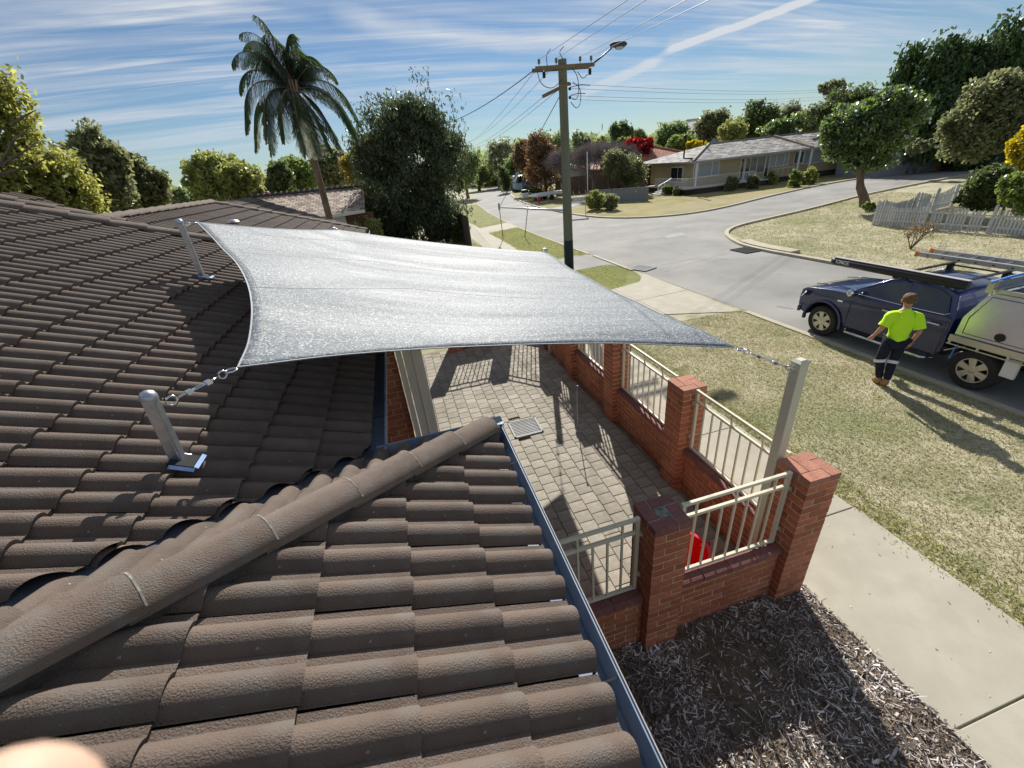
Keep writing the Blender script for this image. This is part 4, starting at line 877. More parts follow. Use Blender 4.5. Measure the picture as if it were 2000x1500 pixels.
def wire(name, a, b, sag, r, label, m='wire', group=None, n=24):
    a, b = V(a), V(b); pts = [a.lerp(b, t) - V((0, 0, sag * 4 * t * (1 - t))) for t in np.linspace(0, 1, n)]
    return tag(MB().tube(pts, r, 5, caps=False).build(name, m), label, 'power line', group)
for k, (x, (ex, ey)) in enumerate(zip((-.95, -.30, .62, 1.05), ((1225, 0), (1260, 0), (1340, 0), (1385, 0)))):
    a = PB + V((x, -.2, 7.62)); q = onY(ex, ey, 6.0); d = q - a; wire('overhead_wire', a, a + d * 3.2, -.0, .006, ['leftmost wire running from the crossarm over the camera', 'second wire from the left running over the camera', 'third wire running over the camera beside the lamp', 'rightmost wire running over the camera from the crossarm end'][k], 'wire_far', 'wires above the street')
for k, (x, (ex, ey)) in enumerate(zip((-.9, -.3, .6, 1.0), ((905, 282), (908, 279), (900, 290), (903, 295)))):
    a = PB + V((x, .2, 7.45)) if k < 2 else PB + V((-.5 + .3 * (k - 2), .2, 6.7)); wire('overhead_wire', a, onY(ex, ey, 62), .5, .008, ['thin wire from the crossarm down the far street', 'thin wire beside it towards the far street lamp', 'thin wire from the lower crossarm down the far street', 'lowest wire from the lower crossarm down the far street'][k], 'wire_far', 'wires along the far street')
wire('service_cable', PB + V((-1.1, 0, 7.36)), onY(885, 236, 30), .15, .016, 'thick black cable from the crossarm towards the big dark tree')
for k, (zz_, ey) in enumerate(((6.86, 168), (6.72, 172), (6.5, 181), (6.38, 186))):
    a = PB + V((.3, -.1, zz_)); r_ = pxray(1650, ey + 4); d2 = 60; b = V((r_[0] * d2, r_[1] * d2, H + r_[2] * d2)); wire('overhead_wire', a, b, .25, .006, ['top wire crossing the sky above the brick house', 'second wire crossing the sky above the brick house', 'third wire crossing the sky above the brick house', 'lowest wire crossing the sky above the brick house'][k], 'wire_far', 'wires above the side street')
for k, ey in enumerate((150, 158)):
    a = at(1650, 176 + 4 * k, 60); wire('overhead_wire', a, at(2040, ey - 10, 66), .3, .010, ['upper wire continuing past the dark cypresses', 'lower wire continuing past the dark cypresses'][k], 'wire_far', 'wires above the side street')

# ------------------------------------------------------------------ trees
def frame_at(cx, cy, d):
    r = pxray(cx, cy); h = V((r[0], r[1], 0)).normalized(); return V((h.y, -h.x, 0)), h
def crown_pts(c, rx, ry, rz, side, fwd, nclump, per, cr, shell=.55, seed=0, flat=1., droop=0.):
    g_ = np.random.default_rng(seed + 11); u = g_.normal(size=(nclump, 3)); u /= np.linalg.norm(u, axis=1)[:, None]
    rr = shell + (1 - shell) * g_.random(nclump) ** .6; rr *= 1 + .20 * np.sin(u[:, 0] * 5 + seed) * np.cos(u[:, 2] * 4 + seed * 2) + g_.normal(0, .11, nclump)
    cc = u * rr[:, None]; cs = cr * g_.uniform(.55, 1.35, nclump)
    base = np.repeat(cc, per, 0); off = np.clip(g_.normal(size=(nclump * per, 3)), -1.75, 1.75) * np.repeat(cs, per)[:, None] * .55; off[:, 2] *= flat
    p = base * np.array([rx, ry, rz]) + off
    if droop: p[:, 2] -= droop * np.abs(g_.normal(size=len(p))) * (base[:, 2] < .5)
    S_ = np.array([side[:], fwd[:], (0, 0, 1)]); return p @ S_ + np.array(c)[None, :], cc * np.array([rx, ry, rz]) @ S_ + np.array(c)[None, :]
def leaf_quads(name, P, size, aspect, m, parent, seed=0, vertical=0., topshift=0.):
    g_ = np.random.default_rng(seed + 5); n = len(P); d = g_.normal(size=(n, 3)); d[:, 2] -= vertical * 2; d /= np.linalg.norm(d, axis=1)[:, None]
    e = g_.normal(size=(n, 3)); e -= (e * d).sum(1)[:, None] * d; e /= np.linalg.norm(e, axis=1)[:, None]
    s_ = size * g_.uniform(.6, 1.4, n)[:, None]; return link(name, quads_mesh(name, P, d * s_ * aspect / 2, e * s_ / 2), m, parent)
def limbs(t, base, cl, r0, m, n=7, h0=.35, seed=0, bend=.1, lean=None):
    g_ = random.Random(seed); base = V(base); top = V(np.mean(cl, 0)); 
    k0 = base.lerp(V((base.x, base.y, top.z)), h0) + V((g_.uniform(-bend, bend), g_.uniform(-bend, bend), 0)); k1 = k0.lerp(top, .55)
    q = [base, base.lerp(k0, .5) + V((g_.uniform(-bend, bend), g_.uniform(-bend, bend), 0)) * .6, k0, k1, k1.lerp(top, .8)]
    MB().tube(q, [r0 * 1.15, r0 * .92, r0 * .8, r0 * .5, r0 * .2], 10).build('trunk', m, t, smooth=True)
    lm_ = MB()
    for k in range(n):
        e = V(cl[g_.randrange(len(cl))]); s_ = k0.lerp(k1, g_.random()); mid = s_.lerp(e, .5) + V((g_.uniform(-.1, .1), g_.uniform(-.1, .1), .12 * (e - s_).length)); lm_.tube([s_, s_.lerp(mid, .55), mid, e], [r0 * .42, r0 * .3, r0 * .2, r0 * .06], 6)
    o = lm_.build('limbs', m, t, smooth=True); stuff(o)
def tree(box, d, m, label, name='tree', bark='bark', nclump=90, per=60, leaf=.12, aspect=1.8, cr=None, foot=None, seed=0, shell=.55, depth=1., trunk=True, vertical=0., r0=None, h0=.35, droop=0., gz=0., cat='tree', nl=7, lobes=None, group=None, bend=.1, gap=.38):
    x0, y0, x1, y1 = box; cx, cy = (x0 + x1) / 2, (y0 + y1) / 2
    bushy = cat in ('bush', 'hedge') and not foot and cx < 1850 and box[1] > 320
    if bushy and x0 > 860: gg = G(cx, y1); d = math.hypot(gg.x, gg.y) * (.93 if group else 1.)
    c = at(cx, cy, d); rx = (at(x1, cy, d) - at(x0, cy, d)).length / 2; rz = (at(cx, y0, d).z - at(cx, y1, d).z) / 2
    if bushy: tz = at(cx, y0, d).z; c.z = tz * .44; rz = tz * .50; rx = max(rx, rz * .9) * .9
    side, fwd = frame_at(cx, cy, d); b = G(*foot) if foot else V((c.x, c.y, gz)); 
    t = thing(name, label, cat, tuple(b), group=group)
    cr = cr or .3 * min(rx, rz)
    leaf *= .52; per = int(per * 2.1)
    P, cl = crown_pts(c, rx * .92, rx * .75 * depth, rz * .92, side, fwd, nclump, per, cr, shell, seed, droop=droop)
    if not lobes and trunk:      # break the outline with side lobes
        g2 = random.Random(seed + 77); lobes = [(cx + (x1 - x0) * g2.uniform(-.34, .34), cy + (y1 - y0) * g2.uniform(-.36, .30), g2.uniform(.30, .55)) for _ in range(5)]; per = int(per * .55)
        P, cl = crown_pts(c, rx * .78, rx * .8 * depth, rz * .80, side, fwd, nclump, per, cr, shell, seed, droop=droop)
    if lobes:
        Ps, cls = [P], [cl]
        for (lx, ly, s_) in lobes:
            p2, c2 = crown_pts(at(lx, ly, d), rx * s_, rx * s_, rz * s_, side, fwd, int(nclump * s_ * .7), per, cr, shell, seed + int(lx)); Ps.append(p2); cls.append(c2)
        P = np.concatenate(Ps); cl = np.concatenate(cls)
    P = P[P[:, 2] > b.z + .05]
    if gap > 0:
        f_ = 1.9 / max(.5, min(rx, rz)); q_ = P * f_; sd_ = seed * 1.7
        nz_ = np.sin(q_[:, 0] * 2.1 + sd_) * np.sin(q_[:, 1] * 1.9 + sd_ * 2) * np.sin(q_[:, 2] * 2.6 + sd_ * .5) + .6 * np.sin(q_[:, 0] * 5.3 + q_[:, 2] * 3.1) * np.sin(q_[:, 2] * 5.9 - q_[:, 1] * 4.1 + sd_) + .35 * np.sin(q_[:, 0] * 11 + q_[:, 1] * 9) * np.sin(q_[:, 2] * 12)
        P = P[nz_ > -.75 + gap + np.random.default_rng(seed).normal(0, .16, len(P))]
    leaf_quads('crown', P, leaf, aspect, m, t, seed, vertical)
    if trunk: limbs(t, b, cl, r0 or max(.05, rx * .09), bark, nl, h0, seed, bend)
    return t
LF = dict(
 dark=leafmat('dark green leaves', (0.041, 0.066, 0.030), (0.090, 0.117, 0.048), (0.166, 0.186, 0.083)),
 weep=leafmat('weeping dark foliage', (0.039, 0.050, 0.033), (0.072, 0.088, 0.050), (0.138, 0.172, 0.076), trans=.28, gloss=.08, patch=.5),
 mid=leafmat('mid green leaves', (0.069, 0.103, 0.030), (0.138, 0.186, 0.055), (0.235, 0.276, 0.090)),
 lime=leafmat('yellow green leaves', (0.124, 0.147, 0.053), (0.236, 0.260, 0.094), (0.389, 0.389, 0.153), trans=.42),
 olive=leafmat('olive leaves', (0.083, 0.097, 0.048), (0.159, 0.172, 0.090), (0.262, 0.255, 0.138)),
 grey=leafmat('grey green leaves', (0.097, 0.117, 0.069), (0.179, 0.200, 0.117), (0.304, 0.310, 0.207)),
 gold=leafmat('golden leaves', (.24, .20, .03), (.45, .37, .05), (.60, .52, .10), trans=.4),
 orange=leafmat('autumn orange leaves', (.11, .13, .04), (.24, .21, .07), (.45, .28, .08), trans=.4),
 russet=leafmat('russet autumn leaves', (.085, .085, .045), (.165, .115, .065), (.25, .13, .07), trans=.35),
 red=leafmat('crimson leaves', (.16, .015, .018), (.30, .028, .032), (.42, .06, .06), trans=.35),
 bare=leafmat('bare twigs', (0.138, 0.117, 0.110), (0.235, 0.200, 0.193), (0.331, 0.290, 0.276), trans=.05, gloss=0.),
 cypress=leafmat('cypress foliage', (0.025, 0.048, 0.019), (0.062, 0.103, 0.039), (0.124, 0.172, 0.069), trans=.2),
 glossy=leafmat('glossy leaves', (0.041, 0.076, 0.021), (0.097, 0.145, 0.041), (0.221, 0.262, 0.097), gloss=.25, rough=.4),
 far=leafmat('distant foliage', (0.097, 0.138, 0.062), (0.179, 0.228, 0.103), (0.290, 0.317, 0.166), patch=.08))
# palm
pc = at(576, 184, 21.5); pb = V((pc.x - .15, pc.y, 0))
pt = thing('palm_tree', 'tall palm with drooping feather fronds against the cloudy sky', 'palm tree', tuple(pb))
MB().tube([pb, pb.lerp(pc, .5) + V((.06, 0, 0)), pb.lerp(pc, .8) + V((.05, 0, 0)), pc - V((0, 0, .35)), pc], [.17, .14, .125, .13, .16], 12).build('trunk', 'bark', pt, smooth=True)
sk = MB()
for k in range(10):
    a = k * 2 * PI / 10; sk.tube([pc + V((.06 * math.cos(a), .06 * math.sin(a), -.5)), pc + V((.14 * math.cos(a), .14 * math.sin(a), .0)), pc + V((.22 * math.cos(a), .22 * math.sin(a), .45))], [.05, .045, .02], 6)
sk.build('crownshaft', 'bark_pink', pt, smooth=True)
psd, pfw = frame_at(584, 196, 21.5)
LF['limeolive'] = leafmat('feathery yellow green leaves', (.11, .125, .04), (.24, .245, .08), (.42, .41, .14), trans=.48, patch=.9)  # yellow green leaf colour of the near tree on the left
LF['palm'] = leafmat('palm leaflets', (.04, .075, .035), (.085, .135, .06), (.19, .235, .11), trans=.2, gloss=.6, rough=.3, patch=.8)
fr = [(-80, 3.3, 86), (-60, 3.4, 74), (-30, 3.0, 84), (35, 2.9, 76), (60, 2.9, 66), (-95, 3.4, 62), (-85, 3.2, 46), (-110, 3.1, 30), (-75, 3.2, 14), (92, 3.1, 30), (78, 3.0, 18), (108, 3.1, 8), (120, 2.5, -22), (-150, 2.5, 0), (-172, 2.8, -20), (172, 2.7, -30), (-130, 2.8, 12), (150, 2.6, -30), (40, 2.6, 62), (-35, 3.0, 68), (85, 2.9, 52), (-65, 3.3, 66), (-125, 2.9, -5), (-70, 2.6, 0), (-90, 3.3, 78), (50, 2.8, 84)]
for k, (az_, ln_, el_) in enumerate(fr):
    ln_ *= .70 if el_ > 35 else .95
    a = rad(az_); g_ = random.Random(k); hd_ = (psd * math.sin(a) + pfw * math.cos(a)).normalized(); e0 = rad(el_); pts = []; p = pc + V((0, 0, .15)); dirv = hd_ * math.cos(e0) + V((0, 0, math.sin(e0))); nseg = 16; step = ln_ * 1.08 / nseg
    for i in range(nseg + 1):
        pts.append(p.copy()); p = p + dirv * step; dr = .045 + .34 * (i / nseg) ** 1.3 + (.07 if el_ < 40 else 0); dirv = (dirv + V((0, 0, -1)) * dr).normalized() if dirv.z > -.93 else dirv
    f_ = MB().tube(pts, [.03 * (1 - .85 * i / nseg) for i in range(nseg + 1)], 5).build('frond', 'bark', pt, smooth=True)
    C_, A_, B_ = [], [], []
    for i in range(190):
        t_ = .14 + .86 * i / 190; x = t_ * nseg; i0 = min(int(x), nseg - 1); q = pts[i0].lerp(pts[i0 + 1], x - i0); tg = (pts[i0 + 1] - pts[i0]).normalized()
        sv = tg.cross(V((0, 0, 1))); sv = sv.normalized() if sv.length > .2 else psd.copy()
        for s_ in (-1, 1):
            L_ = .72 * (math.sin(PI * min(1, t_ * .92 + .06)) ** .5) * g_.uniform(.75, 1.1); dl = (sv * s_ * g_.uniform(.35, .75) + tg * .35 + V((0, 0, -g_.uniform(.6, 1.5)))).normalized(); wv = dl.cross(tg).normalized() * .013
            C_.append(q + dl * L_ / 2); A_.append(dl * L_ / 2); B_.append(wv)
    lf = link('leaflets', quads_mesh('leaflets', np.array(C_), np.array(A_), np.array(B_)), LF['palm'], f_); lf.matrix_parent_inverse = Matrix.Identity(4); lf.parent = f_
    stuff(lf)

tree((700, 196, 896, 462), 31, LF['weep'], 'big dark weeping tree beside the footpath, pinkish trunks', 'weeping_tree', 'bark_pink', 170, 120, .11, 3.0, cr=.85, gap=.62, foot=(850, 470), seed=3, shell=.35, vertical=.8, droop=.6, nl=16, h0=.2, r0=.28,
     lobes=((830, 400, .62), (760, 420, .6), (738, 280, .40), (850, 280, .46), (790, 250, .34), (748, 262, .28), (852, 258, .28), (725, 310, .28), (860, 420, .35), (740, 440, .38)))
t = thing('leaning_trunk', 'second pinkish trunk leaning left at the foot of the weeping tree', 'tree trunk', tuple(G(845, 472))); MB().tube([G(848, 474), at(825, 430, 32), at(800, 395, 32), at(790, 350, 32)], [.28, .22, .18, .1], 10).build('trunk', 'bark_pink', t, smooth=True)
tree((668, 275, 745, 400), 38, LF['orange'], 'tree turning orange between the palm and the weeping tree', 'autumn_tree', nclump=70, per=60, leaf=.2, seed=5)
tree((700, 290, 770, 420), 36, LF['mid'], 'green leafy tree merging with the weeping tree on its left', nclump=80, per=60, leaf=.2, seed=6)
tree((684, 418, 735, 472), 28, LF['lime'], 'small yellow green bush at the wall of the neighbouring house', 'bush', nclump=40, per=60, leaf=.13, seed=7, trunk=False, cat='bush')
tree((850, 400, 902, 462), 31, LF['mid'], 'light green shrub at the foot of the weeping tree beside the path', 'bush', nclump=50, per=60, leaf=.13, seed=8, trunk=False, cat='bush')
tree((885, 310, 905, 380), 46, LF['dark'], 'dark shrub poking out right of the weeping tree', 'bush', nclump=30, per=50, leaf=.2, seed=9, trunk=False, cat='bush')
# left side
tree((-170, 285, 110, 430), 15, LF['limeolive'], 'near yellow green tree cut by the left edge of the photo', 'leafy_tree', nclump=200, per=90, leaf=.075, cr=.42, aspect=2.2, seed=12, shell=.5, nl=16, r0=.13, gap=.55, gz=0, lobes=((0, 235, .16), (105, 345, .30), (140, 390, .28), (30, 390, .4), (-10, 185, .10), (50, 310, .26)))
b0 = MB()
for a, b, c in (((-20, 335), (40, 300), (75, 278)), ((-20, 345), (60, 325), (110, 300)), ((20, 245), (45, 228), (70, 215)), ((0, 320), (30, 270), (60, 255))): b0.tube([at(*a, 13.6), at(*b, 13.6), at(*c, 13.6)], [.035, .022, .008], 6)
tag(b0.build('bare_branch', 'bark', None, smooth=True), 'bare dark branches reaching through the near yellow green tree', 'branch')
tree((128, 262, 252, 420), 33, LF['olive'], 'grey olive gum tree right of the near yellow green tree', 'gum_tree', 'bark_grey', 110, 70, .2, 2.2, seed=13, lobes=((185, 290, .4), (215, 320, .5)), shell=.45)
tree((225, 312, 325, 420), 36, LF['olive'], 'lower grey green tree sloping down to the roof line', 'gum_tree', 'bark_grey', 100, 60, .2, 2.2, seed=14, lobes=((255, 335, .5), (300, 375, .4)))
tree((180, 350, 260, 420), 34, LF['dark'], 'dark shaded tree low between the two olive gums', nclump=60, per=60, leaf=.2, seed=15)
tree((312, 368, 392, 420), 60, LF['far'], 'small distant pale tree low on the roof line', nclump=50, per=40, leaf=.35, seed=16)
tree((366, 308, 512, 400), 34, LF['lime'], 'bright yellow green tree behind the far roof ridge', 'leafy_tree', nclump=110, per=70, leaf=.2, seed=17, lobes=((405, 330, .5), (470, 345, .5)), shell=.45)
tree((372, 345, 500, 405), 36, LF['mid'], 'mid green mass under the bright yellow green tree', nclump=80, per=60, leaf=.2, seed=18)
tree((516, 322, 572, 385), 40, LF['dark'], 'dark round tree left of the palm trunk', nclump=60, per=60, leaf=.2, seed=19, shell=.7)
tree((555, 318, 615, 385), 43, LF['mid'], 'green tree touching the palm trunk on its left', nclump=60, per=60, leaf=.22, seed=20)
tree((610, 300, 690, 375), 46, LF['olive'], 'olive tree behind the neighbouring roof right of the palm trunk', nclump=70, per=60, leaf=.24, seed=21)
tree((520, 308, 600, 345), 70, LF['far'], 'feathery gum behind the dark round tree', 'gum_tree', 'bark_grey', 50, 30, .4, seed=22)
# middle distance along the street
spec = [((880, 300, 935, 372), 75, 'far', 'pale green tree just right of the weeping tree'), ((905, 318, 960, 362), 95, 'lime', 'sunlit yellow green tree at the bend of the far street'),
 ((940, 272, 1000, 345), 100, 'grey', 'tall open gum standing above the far bend'), ((985, 300, 1040, 372), 90, 'far', 'green tree above the parked camper van'),
 ((930, 310, 1000, 372), 110, 'mid', 'mid green tree behind the small dark street tree'),
 ((1010, 275, 1060, 352), 78, 'olive', 'olive tree left of the russet tree'), ((1028, 268, 1098, 372), 62, 'russet', 'tall russet autumn tree left of the power pole'),
 ((1062, 262, 1110, 335), 80, 'far', 'green gum directly behind the power pole top of the tree line'), ((1000, 275, 1035, 335), 70, 'russet', 'reddish crown behind the guy wire'),
 ((1118, 255, 1160, 330), 95, 'grey', 'thin grey gum right of the power pole'), ((1165, 275, 1205, 330), 90, 'lime', 'yellow green tree behind the bare trees'),
 ((1192, 240, 1235, 310), 85, 'dark', 'dark green rounded tree left of the crimson tree'), ((1228, 252, 1262, 300), 100, 'far', 'pale gum between dark tree and crimson tree'),
 ((1280, 238, 1345, 300), 95, 'far', 'green gums above the red roofed house'), ((1300, 262, 1365, 300), 78, 'mid', 'dark green garden tree behind the red roof ridge'),
 ((1356, 216, 1420, 275), 90, 'olive', 'olive tree rising behind the left end of the long roof'), ((1400, 235, 1460, 285), 70, 'lime', 'yellow tinged tree above the middle of the long roof'),
 ((1440, 200, 1520, 275), 88, 'dark', 'broad dark tree behind the long roof'), ((1500, 200, 1570, 268), 100, 'grey', 'feathery gum right of the broad dark tree'),
 ((1465, 238, 1560, 270), 66, 'glossy', 'bright green rounded hedge tree just above the long roof'), ((1540, 215, 1620, 270), 92, 'far', 'soft green trees behind the right end of the long roof'),
 ((1600, 155, 1660, 185), 105, 'grey', 'small open gum crown high above the round street tree'), ((1578, 172, 1710, 250), 62, 'dark', 'dark rounded tree behind the round street tree'),
 ((1255, 285, 1290, 320), 70, 'mid', 'green bush at the side of the red roofed house'), ((1150, 300, 1200, 345), 85, 'mid', 'low green trees behind the bare trees'),
 ((1340, 275, 1385, 300), 60, 'gold', 'golden bush just behind the left end of the long roof'), ((1205, 268, 1240, 330), 72, 'mid', 'leafy green tree left of the crimson tree lower down')]
for k, (bx, d, mk, lb) in enumerate(spec):
    tree(bx, d, LF[mk], lb, 'gum_tree' if mk in ('grey', 'far') else 'tree', 'bark_grey' if mk in ('grey', 'far') else 'bark', 80 if mk != 'grey' else 50, 60 if mk != 'grey' else 40, .0036 * d, seed=40 + k, shell=.5, nl=5, r0=.0035 * d)
tree((1213, 271, 1288, 305), 66, LF['red'], 'crimson autumn tree beside the red roofed house', 'autumn_tree', nclump=90, per=60, leaf=.24, seed=80, shell=.6)
tree((1183, 300, 1268, 362), 52, LF['olive'], 'soft grey green rounded tree left of the brick house steps', 'bottlebrush_tree', nclump=110, per=80, leaf=.15, seed=81, shell=.5)
tree((913, 336, 950, 358), 93, LF['dark'], 'small dark flat topped street tree at the bend', 'street_tree', nclump=50, per=50, leaf=.24, seed=82, foot=(938, 371), shell=.6, h0=.6)
tree((975, 325, 1000, 376), 78, LF['dark'], 'dark upright conifer beside the far driveway', 'conifer', nclump=50, per=60, leaf=.2, seed=83, h0=.1)
tree((998, 345, 1015, 372), 56, LF['mid'], 'bright green shrub right of the dark conifer', 'bush', nclump=24, per=40, leaf=.18, seed=84, trunk=False, cat='bush')
tree((975, 365, 990, 375), 54, LF['lime'], 'tiny yellow green ball shrub by the far driveway', 'bush', nclump=14, per=40, leaf=.14, seed=85, trunk=False, cat='bush')
tree((1038, 365, 1068, 385), 50, LF['dark'], 'dark clipped hedge behind the white driveway', 'bush', nclump=30, per=40, leaf=.18, seed=86, trunk=False, cat='bush')
tree((1144, 374, 1182, 410), 38, LF['lime'], 'yellow green bush left of the pair by the street sign', 'bush', nclump=60, per=60, leaf=.13, seed=87, trunk=False, cat='bush')
tree((1176, 378, 1208, 411), 36.5, LF['olive'], 'olive bush right of the pair by the street sign', 'bush', nclump=50, per=60, leaf=.12, seed=88, trunk=False, cat='bush')
for k, (bx, d, mk, lb) in enumerate((((1415, 342, 1446, 366), 41, 'olive', 'leftmost olive shrub along the brick house front'), ((1458, 338, 1486, 362), 42, 'olive', 'brownish shrub before the brick house door'), ((1496, 334, 1518, 354), 43, 'lime', 'pale shrub just right of the brick house door'),
    ((1541, 330, 1566, 358), 43, 'mid', 'green shrub left of the yellow topped one'), ((1562, 328, 1606, 352), 44, 'lime', 'broad yellow green shrub nearest the round street tree'), ((1293, 360, 1312, 374), 43, 'mid', 'small green shrub under the verandah corner'), ((1314, 364, 1330, 375), 42, 'olive', 'small olive shrub under the verandah'), ((1096, 352, 1130, 372), 50, 'lime', 'yellow shrub left of the street sign pole'), ((1040, 378, 1062, 392), 46, 'lime', 'low yellow shrub by the letterbox'))):
    tree(bx, d, LF[mk], lb, 'bush', nclump=30, per=50, leaf=.14, seed=90 + k, trunk=False, cat='bush', group='shrubs in front of the brick house' if k < 7 else None)
# bare trees
def bare(base, d, w, h, label, seed, m='bark_grey', twig=True, n=9, r=.14):
    g_ = random.Random(seed); b = V((at(*base, d).x, at(*base, d).y, 0)); side, fwd = frame_at(*base, d); t = thing('bare_tree', label, 'tree', tuple(b)); mb = MB(); tips = []
    def br(p, dr, L_, r_, lv):
        q = p + dr * L_; mid = p.lerp(q, .5) + V((g_.uniform(-1, 1), g_.uniform(-1, 1), 0)) * L_ * .07; mb.tube([p, mid, q], [r_, r_ * .8, r_ * .6], 5 if lv else 8, caps=False)
        if lv >= 4: tips.append(q); return
        for _ in range(3 if lv else n // 2):
            nd = (dr + V((g_.uniform(-1, 1), g_.uniform(-1, 1), g_.uniform(-.3, .7))) * .75).normalized(); br(q, nd, L_ * .72, r_ * .55, lv + 1)
    for k in range(3): br(b, V((g_.uniform(-.3, .3), g_.uniform(-.3, .3), 1)).normalized(), h * .27, r, 0)
    mb.build('trunk', m, t, smooth=True)
    if twig:
        P = np.repeat(np.array([tuple(x) for x in tips]), 26, 0); P = P + np.random.default_rng(seed).normal(0, h * .06, P.shape); P[:, 2] = np.maximum(P[:, 2], h * .3); leaf_quads('twigs', P, .022, 22, LF['bare'], t, seed)
    return t
bare((1160, 360), 55, 6, 6.6, 'bare grey tree right of the power pole behind the street sign', 4); bare((1112, 360), 58, 6, 6.2, 'bare mauve grey tree directly behind the power pole', 8); bare((1188, 360), 60, 5, 6.4, 'bare tree with dark forked limbs left of the grey green rounded tree', 15)
# crimson shrub near the picket fence
sh = G(1778, 487); t = thing('bare_shrub', 'bare red tinged shrub on the dry lawn before the picket fence', 'bush', tuple(sh)); mb = MB(); tips = []
g_ = random.Random(2)
for k in range(9):
    a = g_.uniform(0, 2 * PI); d_ = V((math.cos(a) * .55, math.sin(a) * .55, 1)).normalized(); p = sh.copy(); q = p + d_ * g_.uniform(.4, .65); mb.tube([p, p.lerp(q, .5), q], [.022, .016, .011], 6)
    for _ in range(5):
        d2 = (d_ + V((g_.uniform(-1, 1), g_.uniform(-1, 1), g_.uniform(-.2, .8))) * .7).normalized(); e = q + d2 * g_.uniform(.25, .5); mb.tube([q, e], [.009, .004], 4); tips.append(e)
mb.build('stems', 'bark', t, smooth=True); P = np.repeat(np.array([tuple(x) for x in tips]), 7, 0) + rng.normal(0, .08, (len(tips) * 7, 3)); leaf_quads('leaves', P, .035, 1.6, LF['russet'], t, 3)
# right side
tb = G(1690, 405)
t = tree((1622, 198, 1786, 312), 34.4, LF['glossy'], 'round topped street tree with curved trunk on the far verge', 'street_tree', 'bark', 150, 110, .17, 1.7, foot=(1690, 405), seed=101, shell=.6, trunk=False, lobes=((1735, 215, .45), (1665, 285, .5), (1640, 250, .3), (1700, 300, .42)))
tk = [tb, at(1687, 385, 34.4), at(1680, 365, 34.4), at(1680, 340, 34.4), at(1684, 318, 34.4), at(1692, 285, 34.4)]
MB().tube(tk, [.30, .24, .21, .2, .2, .08], 12).build('trunk', 'bark', t, smooth=True)
mb = MB(); 
for q in ((1650, 290), (1640, 270), (1715, 290), (1740, 265), (1700, 250), (1670, 240)): mb.tube([tk[3], tk[4].lerp(at(*q, 34.4), .5), at(*q, 34.4)], [.13, .09, .03], 6)
stuff(mb.build('limbs', 'bark', t, smooth=True))
tree((1682, 392, 1712, 412), 33.5, LF['mid'], 'leafy suckers at the foot of the round topped street tree', 'bush', nclump=10, per=30, leaf=.12, seed=102, trunk=False, cat='bush')
for k, (bx, d) in enumerate((((1742, 118, 1800, 300), 60), ((1785, 95, 1850, 300), 58), ((1835, 78, 1920, 320), 60), ((1905, 75, 1965, 300), 62), ((1945, 110, 2050, 300), 60), ((1760, 190, 1860, 310), 56), ((1850, 180, 1960, 320), 57))):
    tree(bx, d, LF['cypress'], ['leftmost dark cypress of the tall clump', 'second dark cypress of the tall clump, pointed top', 'tallest broad cypress in the middle of the clump', 'dark cypress right of the tallest', 'rightmost dark cypress cut by the photo edge', 'low dark cypress growth behind the lamp post', 'low dark cypress growth behind the orange barked tree'][k], 'cypress', nclump=150, per=70, leaf=.26, aspect=2.4, seed=110 + k, shell=.5, cr=1.0, h0=.1, vertical=-.6, group='dark cypress clump')
tree((1846, 165, 2030, 300), 47, LF['olive'], 'dense olive tree with reddish trunk at the right edge', 'street_tree', 'bark_pink', 170, 110, .2, 1.9, foot=(1960, 326), seed=120, shell=.62, lobes=((1900, 270, .45), (1960, 190, .5)), h0=.5, r0=.35)
tree((1975, 225, 2060, 345), 30, LF['gold'], 'golden yellow shrub at the right edge of the photo', 'golden_tree', nclump=80, per=90, leaf=.13, seed=121)
tree((1880, 330, 1978, 405), 28.5, LF['dark'], 'dark dense hedge shrub behind the picket fence', 'hedge', nclump=120, per=90, leaf=.11, seed=122, trunk=False, cat='hedge', shell=.6)
tree((1955, 335, 2060, 410), 26.5, LF['mid'], 'green hedge shrub right of the dark one', 'hedge', nclump=90, per=80, leaf=.11, seed=123, trunk=False, cat='hedge')
tree((1772, 272, 1822, 300), 50, LF['grey'], 'pale shrub in front of the garage by the lamp post', 'bush', nclump=30, per=50, leaf=.15, seed=124, trunk=False, cat='bush')
# far woodland masses
def wood(name, pts, hts, d, m, label, seed, n=9000, leaf=.6):
    g_ = np.random.default_rng(seed); P = []
    for (x0, x1), (ytop, ybot) in zip(pts, hts):
        for _ in range(n // len(pts) // 60):
            x = g_.uniform(x0, x1); dd = d * g_.uniform(.9, 1.2); y = ybot - (ybot - ytop) * g_.random() ** .8; c = np.array(at(x, y, dd)); P.append(c + g_.normal(size=(60, 3)) * np.array([1.6, 1.6, .9]))
    P = np.concatenate(P); P = P[P[:, 2] > .2]; o = leaf_quads(name, P, leaf, 1.6, m, None, seed); stuff(o, label, 'woodland'); return o
wood('woodland', [(880, 1010), (1010, 1130), (1130, 1300), (1300, 1450), (1450, 1640), (1640, 1800)], [(312, 352), (290, 340), (278, 330), (262, 300), (240, 290), (215, 280)], 130, LF['far'], 'distant green woodland along the skyline behind the houses', 5, 40000, .75)
wood('woodland', [(-60, 200), (200, 420), (420, 560), (560, 720)], [(385, 425), (385, 412), (365, 395), (340, 372)], 110, LF['far'], 'distant woodland low on the skyline behind the left roofs', 6, 16000, .7)

